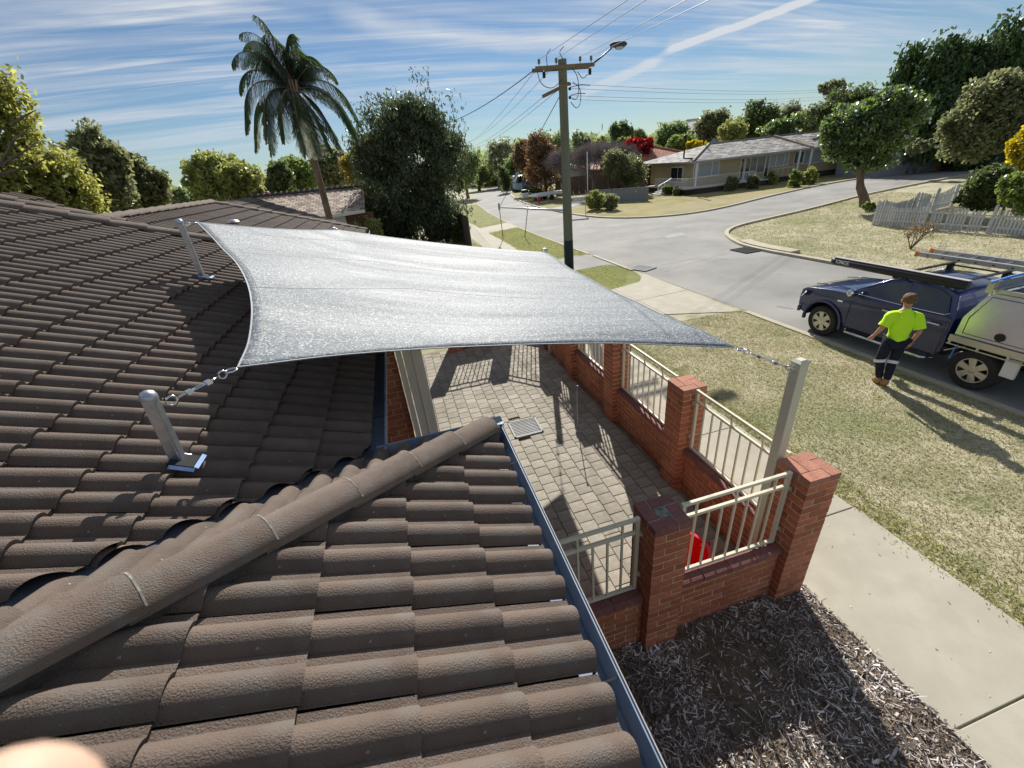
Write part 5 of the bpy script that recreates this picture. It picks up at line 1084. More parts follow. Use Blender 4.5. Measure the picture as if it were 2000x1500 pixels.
# ------------------------------------------------------------------ houses
def shingle_mat(name, c1, c2, mortar, sx, sy, rough=.5):
    m, n, l, b = new_mat(name); t = n.new('ShaderNodeUVMap'); br = n.new('ShaderNodeTexBrick')
    l.new(t.outputs[0], br.inputs['Vector']); br.inputs['Scale'].default_value = 1; br.inputs['Brick Width'].default_value = sx; br.inputs['Row Height'].default_value = sy; br.inputs['Mortar Size'].default_value = .018; br.inputs['Mortar Smooth'].default_value = .3
    br.inputs['Color1'].default_value = (*c1, 1); br.inputs['Color2'].default_value = (*c2, 1); br.inputs['Mortar'].default_value = (*mortar, 1); l.new(br.outputs['Color'], b.inputs['Base Color']); b.inputs['Roughness'].default_value = rough
    bp = n.new('ShaderNodeBump'); bp.inputs['Strength'].default_value = 1; bp.inputs['Distance'].default_value = .05; bp.invert = True; l.new(br.outputs['Fac'], bp.inputs['Height']); l.new(bp.outputs[0], b.inputs['Normal']); return m
MT['grey_shingle'] = shingle_mat('grey shingles', (.07, .068, .066), (.45, .435, .415), (.03, .03, .03), .55, .30, .85)
MT['brown_shingle'] = shingle_mat('brown shingles', (.15, .085, .06), (.56, .44, .34), (.03, .02, .018), .34, .30, .8)
MT['red_shingle'] = shingle_mat('terracotta shingles', (.32, .11, .06), (.52, .23, .14), (.10, .04, .03), .4, .36, .9)
MT['house_brickwork'] = shingle_mat('cream brickwork', (.46, .34, .19), (.56, .43, .26), (.55, .47, .34), .30, .10, .9)
def roof_slopes(name, polys, m, parent):
    """each polygon gets uv in metres along eave / up the slope; first edge is the eave"""
    mb = MB(); uv = []
    for P_ in polys:
        P_ = [V(p) for p in P_]; mb.poly(P_); e = (P_[1] - P_[0]).normalized(); nn = e.cross(P_[2] - P_[0]).normalized(); s_ = nn.cross(e)
        for p in P_: uv.append(((p - P_[0]).dot(e), (p - P_[0]).dot(s_)))
    me = mb.mesh(name); ul = me.uv_layers.new(name='UVMap'); ul.data.foreach_set('uv', [c for q in uv for c in q]); return link(name, me, m, parent)
def box_window(t, x0, z0, x1, z1, y=-.0, frame=.05, nm='window', glass='window', mull=(), dep=.06):
    f = MB().b2((x0, y - dep, z0), (x1, y - .004, z0 + frame)).b2((x0, y - dep, z1 - frame), (x1, y - .004, z1)).b2((x0, y - dep, z0 + frame), (x0 + frame, y - .004, z1 - frame)).b2((x1 - frame, y - dep, z0 + frame), (x1, y - .004, z1 - frame))
    for mx in mull: f.b2((mx - frame / 2, y - dep, z0 + frame), (mx + frame / 2, y - .004, z1 - frame))
    fr = f.build(nm, 'white', t); MB().b2((x0 + frame, y - .03, z0 + frame), (x1 - frame, y - .006, z1 - frame)).build('pane', glass, fr)
    fr.children[-1].matrix_parent_inverse = Matrix.Identity(4); return fr
FH = V((29.44, 39.58, 0)); fu = V((.99623, -.08676, 0)); fv = V((.08676, .99623, 0)); frz = math.atan2(fu.y, fu.x)
hb = thing('brick_house', 'long low cream brick house with grey shingle roof across the side street', 'house', tuple(FH), rz=frz, local=True)
def fF(zx, zy, yo=0.):   # a point of the facade plane from the enlarged photo
    r = pxray(1280 + zx / 5.556, 230 + zy / 5.556); o_ = FH + fv * yo; t_ = (o_ - V((0, 0, H))).dot(fv) / V(tuple(r)).dot(fv); p = V((0, 0, H)) + V(tuple(r)) * t_ - FH; return p.dot(fu), p.z
LN = 24.
roof_slopes('wall', [[(0, 0, .55), (LN, 0, .55), (LN, 0, 2.75), (0, 0, 2.75)], [(0, 9, .55), (0, 0, .55), (0, 0, 2.75), (0, 9, 2.75)]], 'house_brickwork', hb)
MB().b2((.05, .05, 0), (LN, 9, .56)).build('base', 'dark_brick', hb)
MB().b2((-1.6, -1.5, 0), (7.5, 0, .50)).b2((-1.6, -1.5, 0), (-.0, 7, .50)).build('verandah', 'dark_brick', hb); MB().b2((-1.7, -1.6, .50), (7.6, -.02, .58)).b2((-1.7, -1.6, .502), (-.02, 7, .582)).build('verandah_slab', 'white_wall', hb)
ov = .7; ez = 2.86; rz_ = 4.15
roof_slopes('roof', [[(-ov, -ov, ez), (LN, -ov, ez), (LN, 4.5, rz_), (4.2, 4.5, rz_)], [(-ov - 1.0, 9.7, ez), (-ov, -ov, ez), (4.2, 4.5, rz_)], [(LN, 9.7, ez), (-ov - 1, 9.7, ez), (4.2, 4.5, rz_), (LN, 4.5, rz_)]], 'grey_shingle', hb)
rr_ = hb.children[-1]
for a, b in (((-ov, -ov, ez), (4.2, 4.5, rz_)), ((12.7, 2.2, 3.6), (12.2, -ov, ez))): 
    c = MB().tube([V(a) + V((0, 0, .04)), V(b) + V((0, 0, .04))], .11, 6).build('hip_cap', 'ridge_pale', hb)
c = MB().tube([(4.2, 4.5, rz_ + .03), (LN, 4.5, rz_ + .03)], .09, 6).build('ridge_cap', 'ridge_pale', hb)
x_, z_ = fF(1640, 200); 
MB().tube([(fF(1640, 290)[0], -ov + .1, ez + .05), (fF(1650, 170)[0] - .1, 4.4, rz_ + .05)], .13, 6).build('hip_cap', 'ridge_pale', hb)
MB().b2((-ov, -ov - .05, ez - .16), (LN, -ov + .02, ez + .01)).b2((-ov - .05, -ov, ez - .16), (-ov + .02, 9, ez + .01)).build('gutter', 'soft_grey', hb)
MB().b2((-ov + .03, -ov + .03, ez - .10), (LN, .3, ez - .06)).build('soffit', 'white_wall', hb)
for (a, b, c, d, mu) in ((425, 455, 682, 620, (470, 618)), (1040, 395, 1180, 590, (1100,)), (1245, 370, 1430, 515, (1302, 1388)), (1520, 340, 1602, 490, ()), (1622, 325, 1852, 475, (1678, 1812))):
    x0, zt = fF(a, (b + b) / 2 + 8); x1, zb = fF(c, d); box_window(hb, x0, max(zb, .7), x1, min(zt, 2.62), mull=[fF(q, 500)[0] for q in mu], glass='curtain' if a in (425, 1245, 1622) else 'window')
for a, c in ((925, 966), (975, 1032), (1186, 1232)):
    x0, x1 = fF(a, 500)[0], fF(c, 500)[0]; box_window(hb, x0, .62, x1, 2.6, nm='door', glass='glassdark')
for q, z0_ in ((410, .58), (1490, .3), (1612, .6)):
    x0 = fF(q, 500)[0]; MB().b2((x0 - .07, -.75, z0_), (x0 + .07, -.62, 2.74)).build('verandah_post', 'white', hb)
sidew = MB(); 
for y0, y1 in ((2.0, 4.4),): sidew.b2((-.05, y0, .9), (-.004, y1, 2.4))
wf = sidew.build('window', 'white', hb); 
for y0, y1 in ((2.08, 2.9), (3.0, 4.3)): p_ = MB().b2((-.07, y0, 1.0), (-.051, y1, 2.3)).build('pane', 'glassdark', wf); p_.matrix_parent_inverse = Matrix.Identity(4)
def rail_run(t, pts, h=.85, z0=.6, step=.16):
    for a, b in zip(pts[:-1], pts[1:]):
        a, b = V(a), V(b); MB().bar(a + V((0, 0, z0 + h)), b + V((0, 0, z0 + h)), .04, .03).bar(a + V((0, 0, z0 + .1)), b + V((0, 0, z0 + .1)), .03, .03).build('verandah_rail', 'white', t); n = int((b - a).length / step); m_ = MB()
        for k in range(n + 1): p = a.lerp(b, k / n); m_.b2((p.x - .010, p.y - .010, z0 + .1), (p.x + .010, p.y + .010, z0 + h - .015))
        stuff(m_.build('balusters', 'white', t))
rail_run(hb, [(-1.5, 5, 0), (-1.5, -1.4, 0), (5.4, -1.4, 0)]); rail_run(hb, [(fF(905, 500)[0], -.9, 0), (fF(1040, 500)[0], -.9, 0)], z0=.5); rail_run(hb, [(fF(1215, 500)[0], -.9, 0), (fF(1440, 500)[0], -.9, 0)], z0=.5, step=.5)
for k in range(4): MB().b2((-3.0 + k * .33, 1.2, 0), (-1.62, 2.8, .14 * (k + 1))).build('step', 'white_wall', hb)
MB().bar((-3.1, 1.2, .9), (-1.7, 1.2, 1.5), .05).bar((-3.1, 1.2, 0), (-3.1, 1.2, .9), .05).bar((-2.4, 1.2, .3), (-2.4, 1.2, 1.2), .04).build('step_rail', 'white', hb)
fx, fz = fF(285, 350, 1.0); MB().tube([(fx + .9, .2, 3.05), (fx, .5, 3.2), (fx, .5, 4.9)], .085, 8).lathe((fx, .5, 4.9), [(.14, 0), (.18, .05), (.14, .25), (.03, .33)], 10).build('flue', 'black', hb)
MB().lathe((fF(590, 300, 3)[0], 4.2, 4.2), [(.07, 0), (.07, .55), (.13, .6), (.1, .75)], 8).build('flue', 'black', hb)
gy = thing('garage', 'grey flat roofed garage wing partly hidden by the street lamp pole', 'garage', tuple(at(1820, 320, 57)), local=True, rz=frz - rad(6)); gy.location.z = 0
MB().b2((-5, 0, 0), (8, 5, 2.9)).build('wall', 'fence_fibro', gy); MB().b2((-5.3, -.5, 2.9), (8.3, 5.3, 3.2)).build('flat_roof', 'white_wall', gy); MB().b2((.2, -.06, 0), (1.2, -.01, 2.7)).build('panel', 'house_brick', gy); MB().b2((2, -.06, .1), (5, -.01, 2.4)).build('roller_door', 'soft_grey', gy)
def hip_house(name, label, loc, rz, w, d, ez, rz2, roofm, wallm, ridge=None):
    t = thing(name, label, 'house', loc, rz=rz, local=True); MB().b2((.5, .5, 0), (w - .5, d - .5, ez - .02)).build('wall', wallm, t); h = d / 2
    roof_slopes('roof', [[(0, 0, ez), (w, 0, ez), (w - h, h, rz2), (h, h, rz2)], [(w, 0, ez), (w, d, ez), (w - h, h, rz2)], [(w, d, ez), (0, d, ez), (h, h, rz2), (w - h, h, rz2)], [(0, d, ez), (0, 0, ez), (h, h, rz2)]], roofm, t)
    for a, b in (((0, 0, ez), (h, h, rz2)), ((w, 0, ez), (w - h, h, rz2)), ((h, h, rz2), (w - h, h, rz2))): MB().tube([V(a) + V((0, 0, .04)), V(b) + V((0, 0, .04))], .12, 6).build('ridge_cap', ridge or roofm.replace('shingle', 'tile'), t)
    MB().b2((-.03, -.06, ez - .18), (w + .03, .0, ez - .01)).b2((-.06, 0, ez - .18), (0, d, ez - .01)).build('gutter', 'white_wall', t)
    for k in range(2): box_window(t, 1.5 + k * w * .45, .9, 3.4 + k * w * .45, 2.1, y=.5, glass='window')
    return t
q = G(1252, 345, 0.); hip_house('red_roof_house', 'house with terracotta tiled roof between crimson tree and brick house', (27.8, 53.5, 0), rad(-6), 13, 11, 2.6, 4.6, 'red_shingle', 'red_house', 'red_tile')
p0 = at(1125, 352, 70); hip_house('white_roof_house', 'pale roofed building glimpsed behind the bare trees', (p0.x, p0.y, 0), rad(-14), 14, 8, 2.9, 5.0, 'white_wall', 'soft_grey', 'white_wall')
p0 = at(1320, 275, 95); hip_house('far_house', 'distant pale blue roof showing above the brick house ridge', (p0.x - 2, p0.y, 0), rad(-20), 14, 9, 6.3, 8.2, 'white_wall', 'pale_blue', 'white_wall')
p0 = at(985, 352, 92); hip_house('far_house', 'distant house with pale roof beyond the bend behind the camper van', (p0.x, p0.y, 0), rad(-10), 16, 9, 2.6, 4.4, 'grey_tile', 'pale_blue', 'grey_tile')
# neighbour on the left
Ye = 27.5; eL, eR, rL, rR, wL, wB = onY(590, 428, Ye), onY(712, 408, Ye), onY(482, 387, Ye + 4.3), onY(712, 364, Ye + 4.3), onY(424, 398, Ye + 4.3), onY(545, 446, Ye)
nb = thing('neighbour_house', 'neighbouring house with brown shingle roof behind the palm trunk', 'house', (eL.x, eL.y, 0))
roof_slopes('roof', [[eL, eR, rR, rL], [wB, eL, rL, wL]], 'brown_shingle', nb)
bk = rR + V((0, 4, -1.5)); roof_slopes('roof', [[rL + V((0, 4, -1.5)), bk, rR, rL][::-1]], 'brown_shingle', nb)
for a, b in ((eL, rL), (rL, rR)): MB().tube([a + V((0, 0, .05)), b + V((0, 0, .05))], .11, 6).build('hip_cap', 'ridge_dark', nb)
nubs = MB()
for k in range(22): nubs.tube([rL.lerp(rR, k / 21) + V((-.03, 0, .1)), rL.lerp(rR, k / 21) + V((.06, 0, .1))], .12, 6)
stuff(nubs.build('ridge_joints', 'ridge_pale', nb))
MB().bar(eL + V((0, -.05, -.10)), eR + V((0, -.05, -.10)), .05, .18).build('gutter', 'white_wall', nb)
MB().b2((eL.x - 6, Ye + .6, 0), (onY(736, 445, Ye + .6).x, Ye + .8, eL.z - .1)).build('wall', 'red_house', nb)
a, b = onY(624, 430, Ye + .5), onY(676, 430, Ye + .5); MB().b2((a.x, Ye + .5, 0), (b.x, Ye + .59, eL.z - .12)).build('panel', 'white_wall', nb)
c = onY(508, 380, Ye + 5.5); MB().b2((c.x - .55, c.y - .3, 3.4), (c.x + .55, c.y + .3, c.z + .15)).build('chimney', 'red_tile', nb, bevel=.06)
MB().b2((-14, 24.4, 0), (-1.6, 24.5, 1.5)).build('boundary_fence', 'brown_fence'); tag(bpy.data.objects['boundary_fence'], 'dark timber boundary fence below the neighbouring house', 'fence')
t = thing('side_fence', 'dark brown timber fence end right of the weeping tree', 'fence', (3.6, 30.5, 0))
for k in range(14): MB().b2((4.35, 27 + k * .42, 0), (4.40, 27.40 + k * .42, 1.9 + random.uniform(-.03, .03))).build('board', 'brown_fence', t)
# brown fence and grey fence by the street sign
def panel_fence(label, a, b, h, m, wd, name='panel_fence', th=.05):
    a, b = V(a), V(b); n = max(2, int((b - a).length / wd)); t = thing(name, label, 'fence', tuple(a))
    for k in range(n):
        p, q = a.lerp(b, k / n), a.lerp(b, (k + .96) / n); MB().bar(p + V((0, 0, h / 2)), q + V((0, 0, h / 2)), th, h * random.uniform(.98, 1.0)).build('panel', m, t)
    return t
panel_fence('grey fibro fence panels running left from the brick house steps', tuple(at(1150, 386, 47)[:2]) + (0,), tuple(at(1268, 368, 45)[:2]) + (0,), 1.25, 'fence_fibro', 1.1)
panel_fence('brown timber fence behind the bare trees', tuple(at(1085, 372, 62)[:2]) + (0,), tuple(at(1205, 365, 60)[:2]) + (0,), 2.1, 'brown_fence', .8)

# ------------------------------------------------------------------ picket fence
def picket_fence(a, b, label, h=.92, tilt=0., miss=(), swoop=False, posts=()):
    a, b = V(a), V(b); Ln = (b - a).length; rz = math.atan2(b.y - a.y, b.x - a.x); t = thing('picket_fence', label, 'picket fence', tuple(a), rz=rz, local=True); n = int(Ln / .112)
    pk = {}
    for k in range(n):
        if k in miss: continue
        hh = round((h + (.28 * abs(2 * ((k / n * 2.2) % 1) - 1) ** 2 - .1 if swoop else .06 * math.sin(k * .5))) / .04) * .04
        if hh not in pk: pk[hh] = MB().add([(-.036, -.01, .03), (.036, -.01, .03), (.036, -.01, hh - .05), (0, -.01, hh), (-.036, -.01, hh - .05), (-.036, .01, .03), (.036, .01, .03), (.036, .01, hh - .05), (0, .01, hh), (-.036, .01, hh - .05)],
            [(0, 1, 2, 3, 4), (9, 8, 7, 6, 5), (0, 5, 6, 1), (1, 6, 7, 2), (2, 7, 8, 3), (3, 8, 9, 4), (4, 9, 5, 0)]).mesh('picket')
        o = link('picket', pk[hh], 'fence_grey', t); o.location = (k * .112 + .05, 0, 0); o.rotation_euler = (random.uniform(-.02, .02), random.uniform(-.015, .015) + tilt, 0)
    for z in (.25, .70): MB().b2((0, .011, z - .03), (Ln, .045, z + .03)).build('rail', 'fence_grey', t)
    for x in posts: MB().b2((x - .05, .046, 0), (x + .05, .15, h + .12)).lathe((x, .098, h + .12), [(.08, 0), (.02, .1)], 4).build('post', 'fence_grey', t)
    return t
picket_fence((22.8, 16.5, 0), (23.95, 7.5, 0), 'weathered white picket fence facing the street with missing pickets', posts=(0, 2.0, 4.25, 6.6), miss=(19, 24, 31, 36, 37), tilt=.01)
picket_fence((29.6, 17.6, 0), (22.9, 16.6, 0), 'grey back run of picket fence with a scooped top and gaps', swoop=True, posts=(0, 1.8, 3.6), miss=(17, 18, 28), tilt=0.)

# ------------------------------------------------------------------ street furniture far off
sp = G(1148, 393); t = thing('street_sign', 'thin white pole with a street name blade beside the bushes', 'street sign', tuple(sp))
tp_ = at(1140, 297, math.hypot(sp.x, sp.y)); MB().tube([sp, V((sp.x, sp.y, tp_.z))], .05, 8).build('pole', 'white', t, smooth=True)
dS = 37.5; a, b = at(1113, 398, dS), at(1142, 391, dS); c = (a + b) / 2; zt = at(1128, 386, dS).z; rzs = math.atan2(b.y - a.y, b.x - a.x)
sg = thing('street_name_blade', 'white street name sign with black capitals right of the power pole', 'street sign', (c.x, c.y, 0), rz=rzs, local=True); hw = (b - a).length / 2 + .05; zc = (zt + c.z) / 2
MB().b2((-hw, -.02, zc - .22), (hw, .02, zc + .22)).build('blade', 'white', sg); MB().tube([(hw, 0, 0), (hw, 0, zc + .2)], .03, 8).build('support', 'galv', sg)
tm = link('lettering', text_mesh('ROGER', .36, .004), 'sign_text', sg); tm.location = (.12, -.024, zc); tm.rotation_euler = (PI / 2, 0, 0)
MB().lathe((-hw + .17, -.021, zc), [(.10, 0), (.10, .004)], 7, axis=(0, -1, 0)).build('emblem', 'sign_text', sg)
a, b = at(1783, 312, 58), at(1838, 210, 58); a.z = 0; t = thing('street_lamp', 'leaning looking silver street lamp pole in front of the cypresses', 'street lamp', tuple(a)); top = V((a.x, a.y, b.z)); a_ = at(1862, 216, 58)
MB().tube([a, top], [.14, .09], 8).build('pole', 'galv', t, smooth=True); MB().tube([top, a_], .05, 6).build('arm', 'galv', t, smooth=True); MB().b2(tuple(a_ - V((.1, .1, .05))), tuple(a_ + V((.7, .2, .08)))).build('lamp_head', 'galv', t, bevel=.03)
a = at(905, 285, 60); b = at(885, 289, 60); t = thing('street_lamp', 'tiny dark street lamp poking out right of the weeping tree', 'street lamp', (b.x - 1, b.y, 0)); MB().tube([(b.x - 1, b.y, 0), (b.x - 1, b.y, b.z - .5), b, a - V((.5, 0, 0))], .07, 6).build('pole', 'wire', t); MB().lathe(a, [(.02, -.7), (.16, -.4), (.18, .2), (.05, .5)], 8, axis=(1, 0, 0)).build('lamp_head', 'black', t)
lb = G(1026, 392); t = thing('letterbox', 'white letterbox on short legs with a dark top beside the far kerb', 'letterbox', tuple(lb), local=True)
MB().b2((-.42, -.3, .35), (.42, .3, .95)).build('box', 'white', t, bevel=.05); MB().b2((-.42, -.3, .96), (.42, .3, 1.3)).build('top', 'black', t, bevel=.08)
for x in (-.3, .3): MB().bar((x, 0, .4), (x * 1.3, 0, 0), .06).build('leg', 'galv', t)
bo = G(1053, 397); t = thing('marker_post', 'small red marker post on the verge behind the guy wires', 'marker post', tuple(bo), local=True); MB().lathe((0, 0, 0), [(.14, 0), (.14, .35), (.22, .4), (.2, .6), (.08, .7)], 10).build('post', 'red', t); 
# distant vehicles
def car(label, p, rz, L_, W_, Hh, m, kind='car', group='vehicles parked at the far bend'):
    t = thing('parked_' + kind, label, kind.replace('_', ' '), tuple(p), rz=rz, local=True, group=group); h1 = Hh * (.55 if kind == 'car' else .45)
    body = [(-L_ / 2, .28), (-L_ / 2 + .05, h1), (-L_ / 2 + .3, h1 + .08), (L_ / 2 - .9, h1 + .05), (L_ / 2 - .1, h1 - .1), (L_ / 2, .28)] if kind == 'car' else [(-L_ / 2, .35), (-L_ / 2, Hh - .1), (-L_ / 2 + .1, Hh), (L_ / 2 - 1.5, Hh), (L_ / 2 - .8, h1 + .15), (L_ / 2 - .05, h1), (L_ / 2, .35)]
    n = len(body); MB().add([(x, -W_ / 2, z) for x, z in body] + [(x, W_ / 2, z) for x, z in body], [tuple(range(n)), tuple(range(n, 2 * n))[::-1]] + [(i, i + n, (i + 1) % n + n, (i + 1) % n) for i in range(n)]).build('body', m, t, bevel=.06, fixn=True)
    if kind == 'car':
        cb = [(-L_ * .36, h1), (-L_ * .26, Hh), (L_ * .10, Hh), (L_ * .26, h1)]; MB().add([(x, -W_ / 2 + .08 + .12 * (z > h1), z) for x, z in cb] + [(x, W_ / 2 - .08 - .12 * (z > h1), z) for x, z in cb], [(0, 1, 2, 3), (7, 6, 5, 4)] + [(i, i + 4, (i + 1) % 4 + 4, (i + 1) % 4) for i in range(4)]).build('cabin', 'glassdark', t, fixn=True); MB().b2((-L_ * .26, -W_ / 2 + .2, Hh - .01), (L_ * .10, W_ / 2 - .2, Hh + .03)).build('roof', m, t)
    else:
        for s_ in (-1, 1): MB().b2((-L_ * .3, s_ * (W_ / 2 + .005) - .01, Hh * .58), (L_ * .2, s_ * (W_ / 2 + .005) + .01, Hh * .82)).build('window', 'glassdark', t)
        MB().bar((L_ / 2 - 1.45, 0, Hh - .05), (L_ / 2 - .83, 0, h1 + .22), W_ * .85, .03).build('windscreen', 'glassdark', t)
    for sx in (-.3, .3):
        for s_ in (-1, 1): MB().lathe((sx * L_, s_ * (W_ / 2 - .1), .32), [(.32, -.1), (.32, .1)], 14, axis=(0, 1, 0)).build('wheel', 'rubber', t)
    return t
def gpt(x, y, d): p = at(x, y, d); p.z = 0; return p
car('small white car left of the flat topped street tree', V(tuple(G(908, 364))), rad(10), 4.2, 1.7, 1.45, 'water_white'); car('small white car right of the flat topped street tree trunk', V(tuple(G(930, 364))), rad(-20), 4.2, 1.7, 1.4, 'water_white')
car('white camper van with a dark window band beyond the bend', V(tuple(G(960, 363))), rad(170), 5.0, 2.0, 2.6, 'water_white', 'camper_van'); car('pale blue van parked behind the bright green shrub', V(tuple(G(1016, 373))), rad(-98), 4.8, 1.9, 2.4, 'pale_blue', 'van')
car('dark car in the shade right of the pale blue van', V(tuple(G(1041, 374))), rad(-92), 4.3, 1.75, 1.5, 'black')
a = gpt(1070, 372, 56); t = thing('boat_trailer', 'white covered trailer in the shade behind the hedge', 'trailer', tuple(a), rz=rad(10), local=True); MB().b2((-2, -.8, .5), (2, .8, .9)).build('hull', 'white', t, bevel=.15)
for s_ in (-1, 1): MB().lathe((0, s_ * .9, .3), [(.3, -.08), (.3, .08)], 12, axis=(0, 1, 0)).build('wheel', 'rubber', t)

# ------------------------------------------------------------------ the blue ute
ut = thing('utility_truck', 'dark blue dual cab ute with aluminium canopy parked at the kerb', 'ute', (10.52, 7.30, .006), local=True)
def loft(side, name, m, wfun, nx=10, crown=None, parent=ut, bevel=0., ang=35):
    """side: outline in (y,z); swept across x with half width wfun(y,z)"""
    n = len(side); vs, fs = [], []
    for k in range(nx + 1):
        s_ = -1 + 2 * k / nx
        for (y, z) in side:
            w = wfun(y, z); e = abs(s_) ** 6; vs.append((s_ * w * (1 - .0 * e), y, z + (crown(y, z) * (1 - s_ * s_) if crown else 0)))
    for k in range(nx):
        for i in range(n): j = (i + 1) % n; fs.append((k * n + i, (k + 1) * n + i, (k + 1) * n + j, k * n + j))
    fs.append(tuple(range(n))); fs.append(tuple(nx * n + i for i in range(n))[::-1]); mb = MB().add(vs, fs); return mb.build(name, m, parent, fixn=True, ang=rad(ang), bevel=bevel)
def arch(cy_, r, a0, a1, n=12): return [(cy_ + r * math.cos(rad(a0 + (a1 - a0) * i / n)), .40 + r * math.sin(rad(a0 + (a1 - a0) * i / n))) for i in range(n + 1)]
side = [(.90, .42), (.96, .55), (.95, .80), (.88, .98), (.74, 1.06), (.40, 1.13), (0, 1.175), (-.38, 1.20), (-.80, 1.185), (-1.5, 1.20), (-2.40, 1.235), (-2.56, 1.22), (-2.58, .55), (-2.50, .44), (-.62, .42)] + arch(0, .47, 178, 4)
def wb(y, z):
    w = .925 - .05 * max(0, (z - .95) / .25) - .03 * max(0, (.55 - z) / .2); 
    if y > .3: w -= .26 * ((y - .3) / .66) ** 2.4
    if z > 1.02 and y > -.4: w -= .05
    return w
loft(side, 'body', 'paint', wb, 14, crown=lambda y, z: .035 if z > 1.0 and y > -.5 else 0, bevel=.022)
cab = [(-.42, 1.17), (-.80, 1.42), (-1.16, 1.64), (-1.34, 1.70), (-1.75, 1.735), (-2.2, 1.70), (-2.42, 1.62), (-2.57, 1.2)]
loft(cab, 'cabin', 'paint', lambda y, z: .865 - .20 * max(0, (z - 1.17) / .56) ** 1.15, 10, crown=lambda y, z: .035 if z > 1.6 else (.02 if y > -1.2 else 0), bevel=.015)
def wcab(z): return .865 - .20 * max(0, (z - 1.17) / .56) ** 1.15
def side_glass(pts, s_, name='window', m='glassdark', off=.006):
    n = len(pts); return MB().add([(s_ * (wcab(z) + off), y, z) for y, z in pts] + [(s_ * (wcab(z) - .02), y, z) for y, z in pts], [tuple(range(n)), tuple(range(n, 2 * n))[::-1]] + [(i, (i + 1) % n, n + (i + 1) % n, n + i) for i in range(n)]).build(name, m, ut, fixn=True)
g1 = [(-.66, 1.245), (-.90, 1.42), (-1.20, 1.60), (-1.38, 1.645), (-1.58, 1.66), (-1.60, 1.235)]; g2 = [(-1.72, 1.235), (-1.70, 1.66), (-2.12, 1.635), (-2.30, 1.56), (-2.42, 1.27), (-2.38, 1.25)]
for s_ in (-1, 1):
    side_glass(g1, s_); side_glass(g2, s_)
    for g_, nm in ((g1, 'chrome_trim'), (g2, 'chrome_trim')): MB().tube([(s_ * (wcab(z) + .012), y, z) for y, z in ((g_[0], g_[-1]) if g_ is g1 else (g_[0], g_[-1], (-2.46, 1.30)))], .010, 6).build(nm, 'chrome', ut)
    MB().tube([(s_ * (wcab(z) + .008), y, z) for y, z in [(-.40, 1.19), (-.80, 1.44), (-1.18, 1.66), (-1.4, 1.705)]], .022, 6).build('pillar', 'paint', ut, smooth=True)
    # door shut lines, handles, mirror, indicator
    for y in (-.60, -1.66, -2.50): MB().b2((s_ * .926 - .002, y - .004, .50), (s_ * .926 + .002, y + .004, 1.19)).build('shut_line', 'black', ut)
    for y in (-1.42, -2.30): MB().b2((s_ * .922 - .02, y - .11, 1.045), (s_ * .922 + .02, y + .11, 1.075)).build('door_handle', 'chrome', ut, bevel=.01)
    mr = MB().lathe((s_ * 1.06, -.66, 1.30), [(.02, -.07), (.10, -.05), (.115, .0), (.08, .07), (.02, .09)], 12, axis=(0, 1, 0)); mr.v = [(x * 1.0, y, (z - 1.3) * .95 + 1.3) for x, y, z in mr.v]; mr.build('mirror', 'chrome', ut, smooth=True); MB().bar((s_ * .90, -.66, 1.24), (s_ * 1.04, -.66, 1.27), .04).build('mirror_arm', 'black', ut)
    MB().b2((s_ * .922 - .008, -.40, .98), (s_ * .922 + .008, -.28, 1.01)).build('side_indicator', 'white', ut)
    # flares, steps
    fl = MB(); A_ = arch(0, .50, -8, 188, 16)
    for (a, b) in zip(A_[:-1], A_[1:]): fl.bar((s_ * .925, a[0], a[1]), (s_ * .925, b[0], b[1]), .07, .055)
    fl.build('wheel_flare', 'black' if False else 'paint', ut, smooth=False)
    MB().tube([(s_ * .86, -.62, .36), (s_ * 1.02, -.72, .36), (s_ * 1.02, -2.35, .36), (s_ * .86, -2.45, .36)], .033, 8).build('side_step', 'chrome', ut, smooth=True)
    MB().add([(s_ * .62, .93, .80), (s_ * .90, .74, .84), (s_ * .90, .60, 1.0), (s_ * .66, .84, .97)], [(0, 1, 2, 3)]).build('headlight', 'white', ut)
    hl = ut.children[-1]; hs = hl.modifiers.new('thick', 'SOLIDIFY'); hs.thickness = .05; hs.offset = 0
ws = MB().add([(-.74, -.43, 1.205), (.74, -.43, 1.205), (.62, -1.14, 1.655), (-.62, -1.14, 1.655)], [(0, 1, 2, 3)]).build('windscreen', 'glassdark', ut); ws.location.z = .022; ws.location.y = .012
MB().b2((-.55, .945, .62), (.55, .975, .86)).build('grille', 'chrome', ut, bevel=.01); MB().b2((-.60, .90, .40), (.60, .985, .58)).bar((.58, .945, .49), (.80, .80, .49), .08, .17).bar((-.58, .945, .49), (-.80, .80, .49), .08, .17).build('bumper', 'paint', ut, bevel=.02); MB().b2((-.22, .98, .44), (.22, 1.0, .55)).build('number_plate', 'white', ut)
bn = MB().tube([(-.60, -.35, 1.228), (-.52, .3, 1.205), (-.50, .7, 1.13)], .012, 5).tube([(.60, -.35, 1.228), (.52, .3, 1.205), (.50, .7, 1.13)], .012, 5); bn.build('bonnet_crease', 'paint', ut, smooth=True)
MB().b2((-.66, -.40, 1.20), (.66, -.36, 1.235)).build('scuttle', 'black', ut)
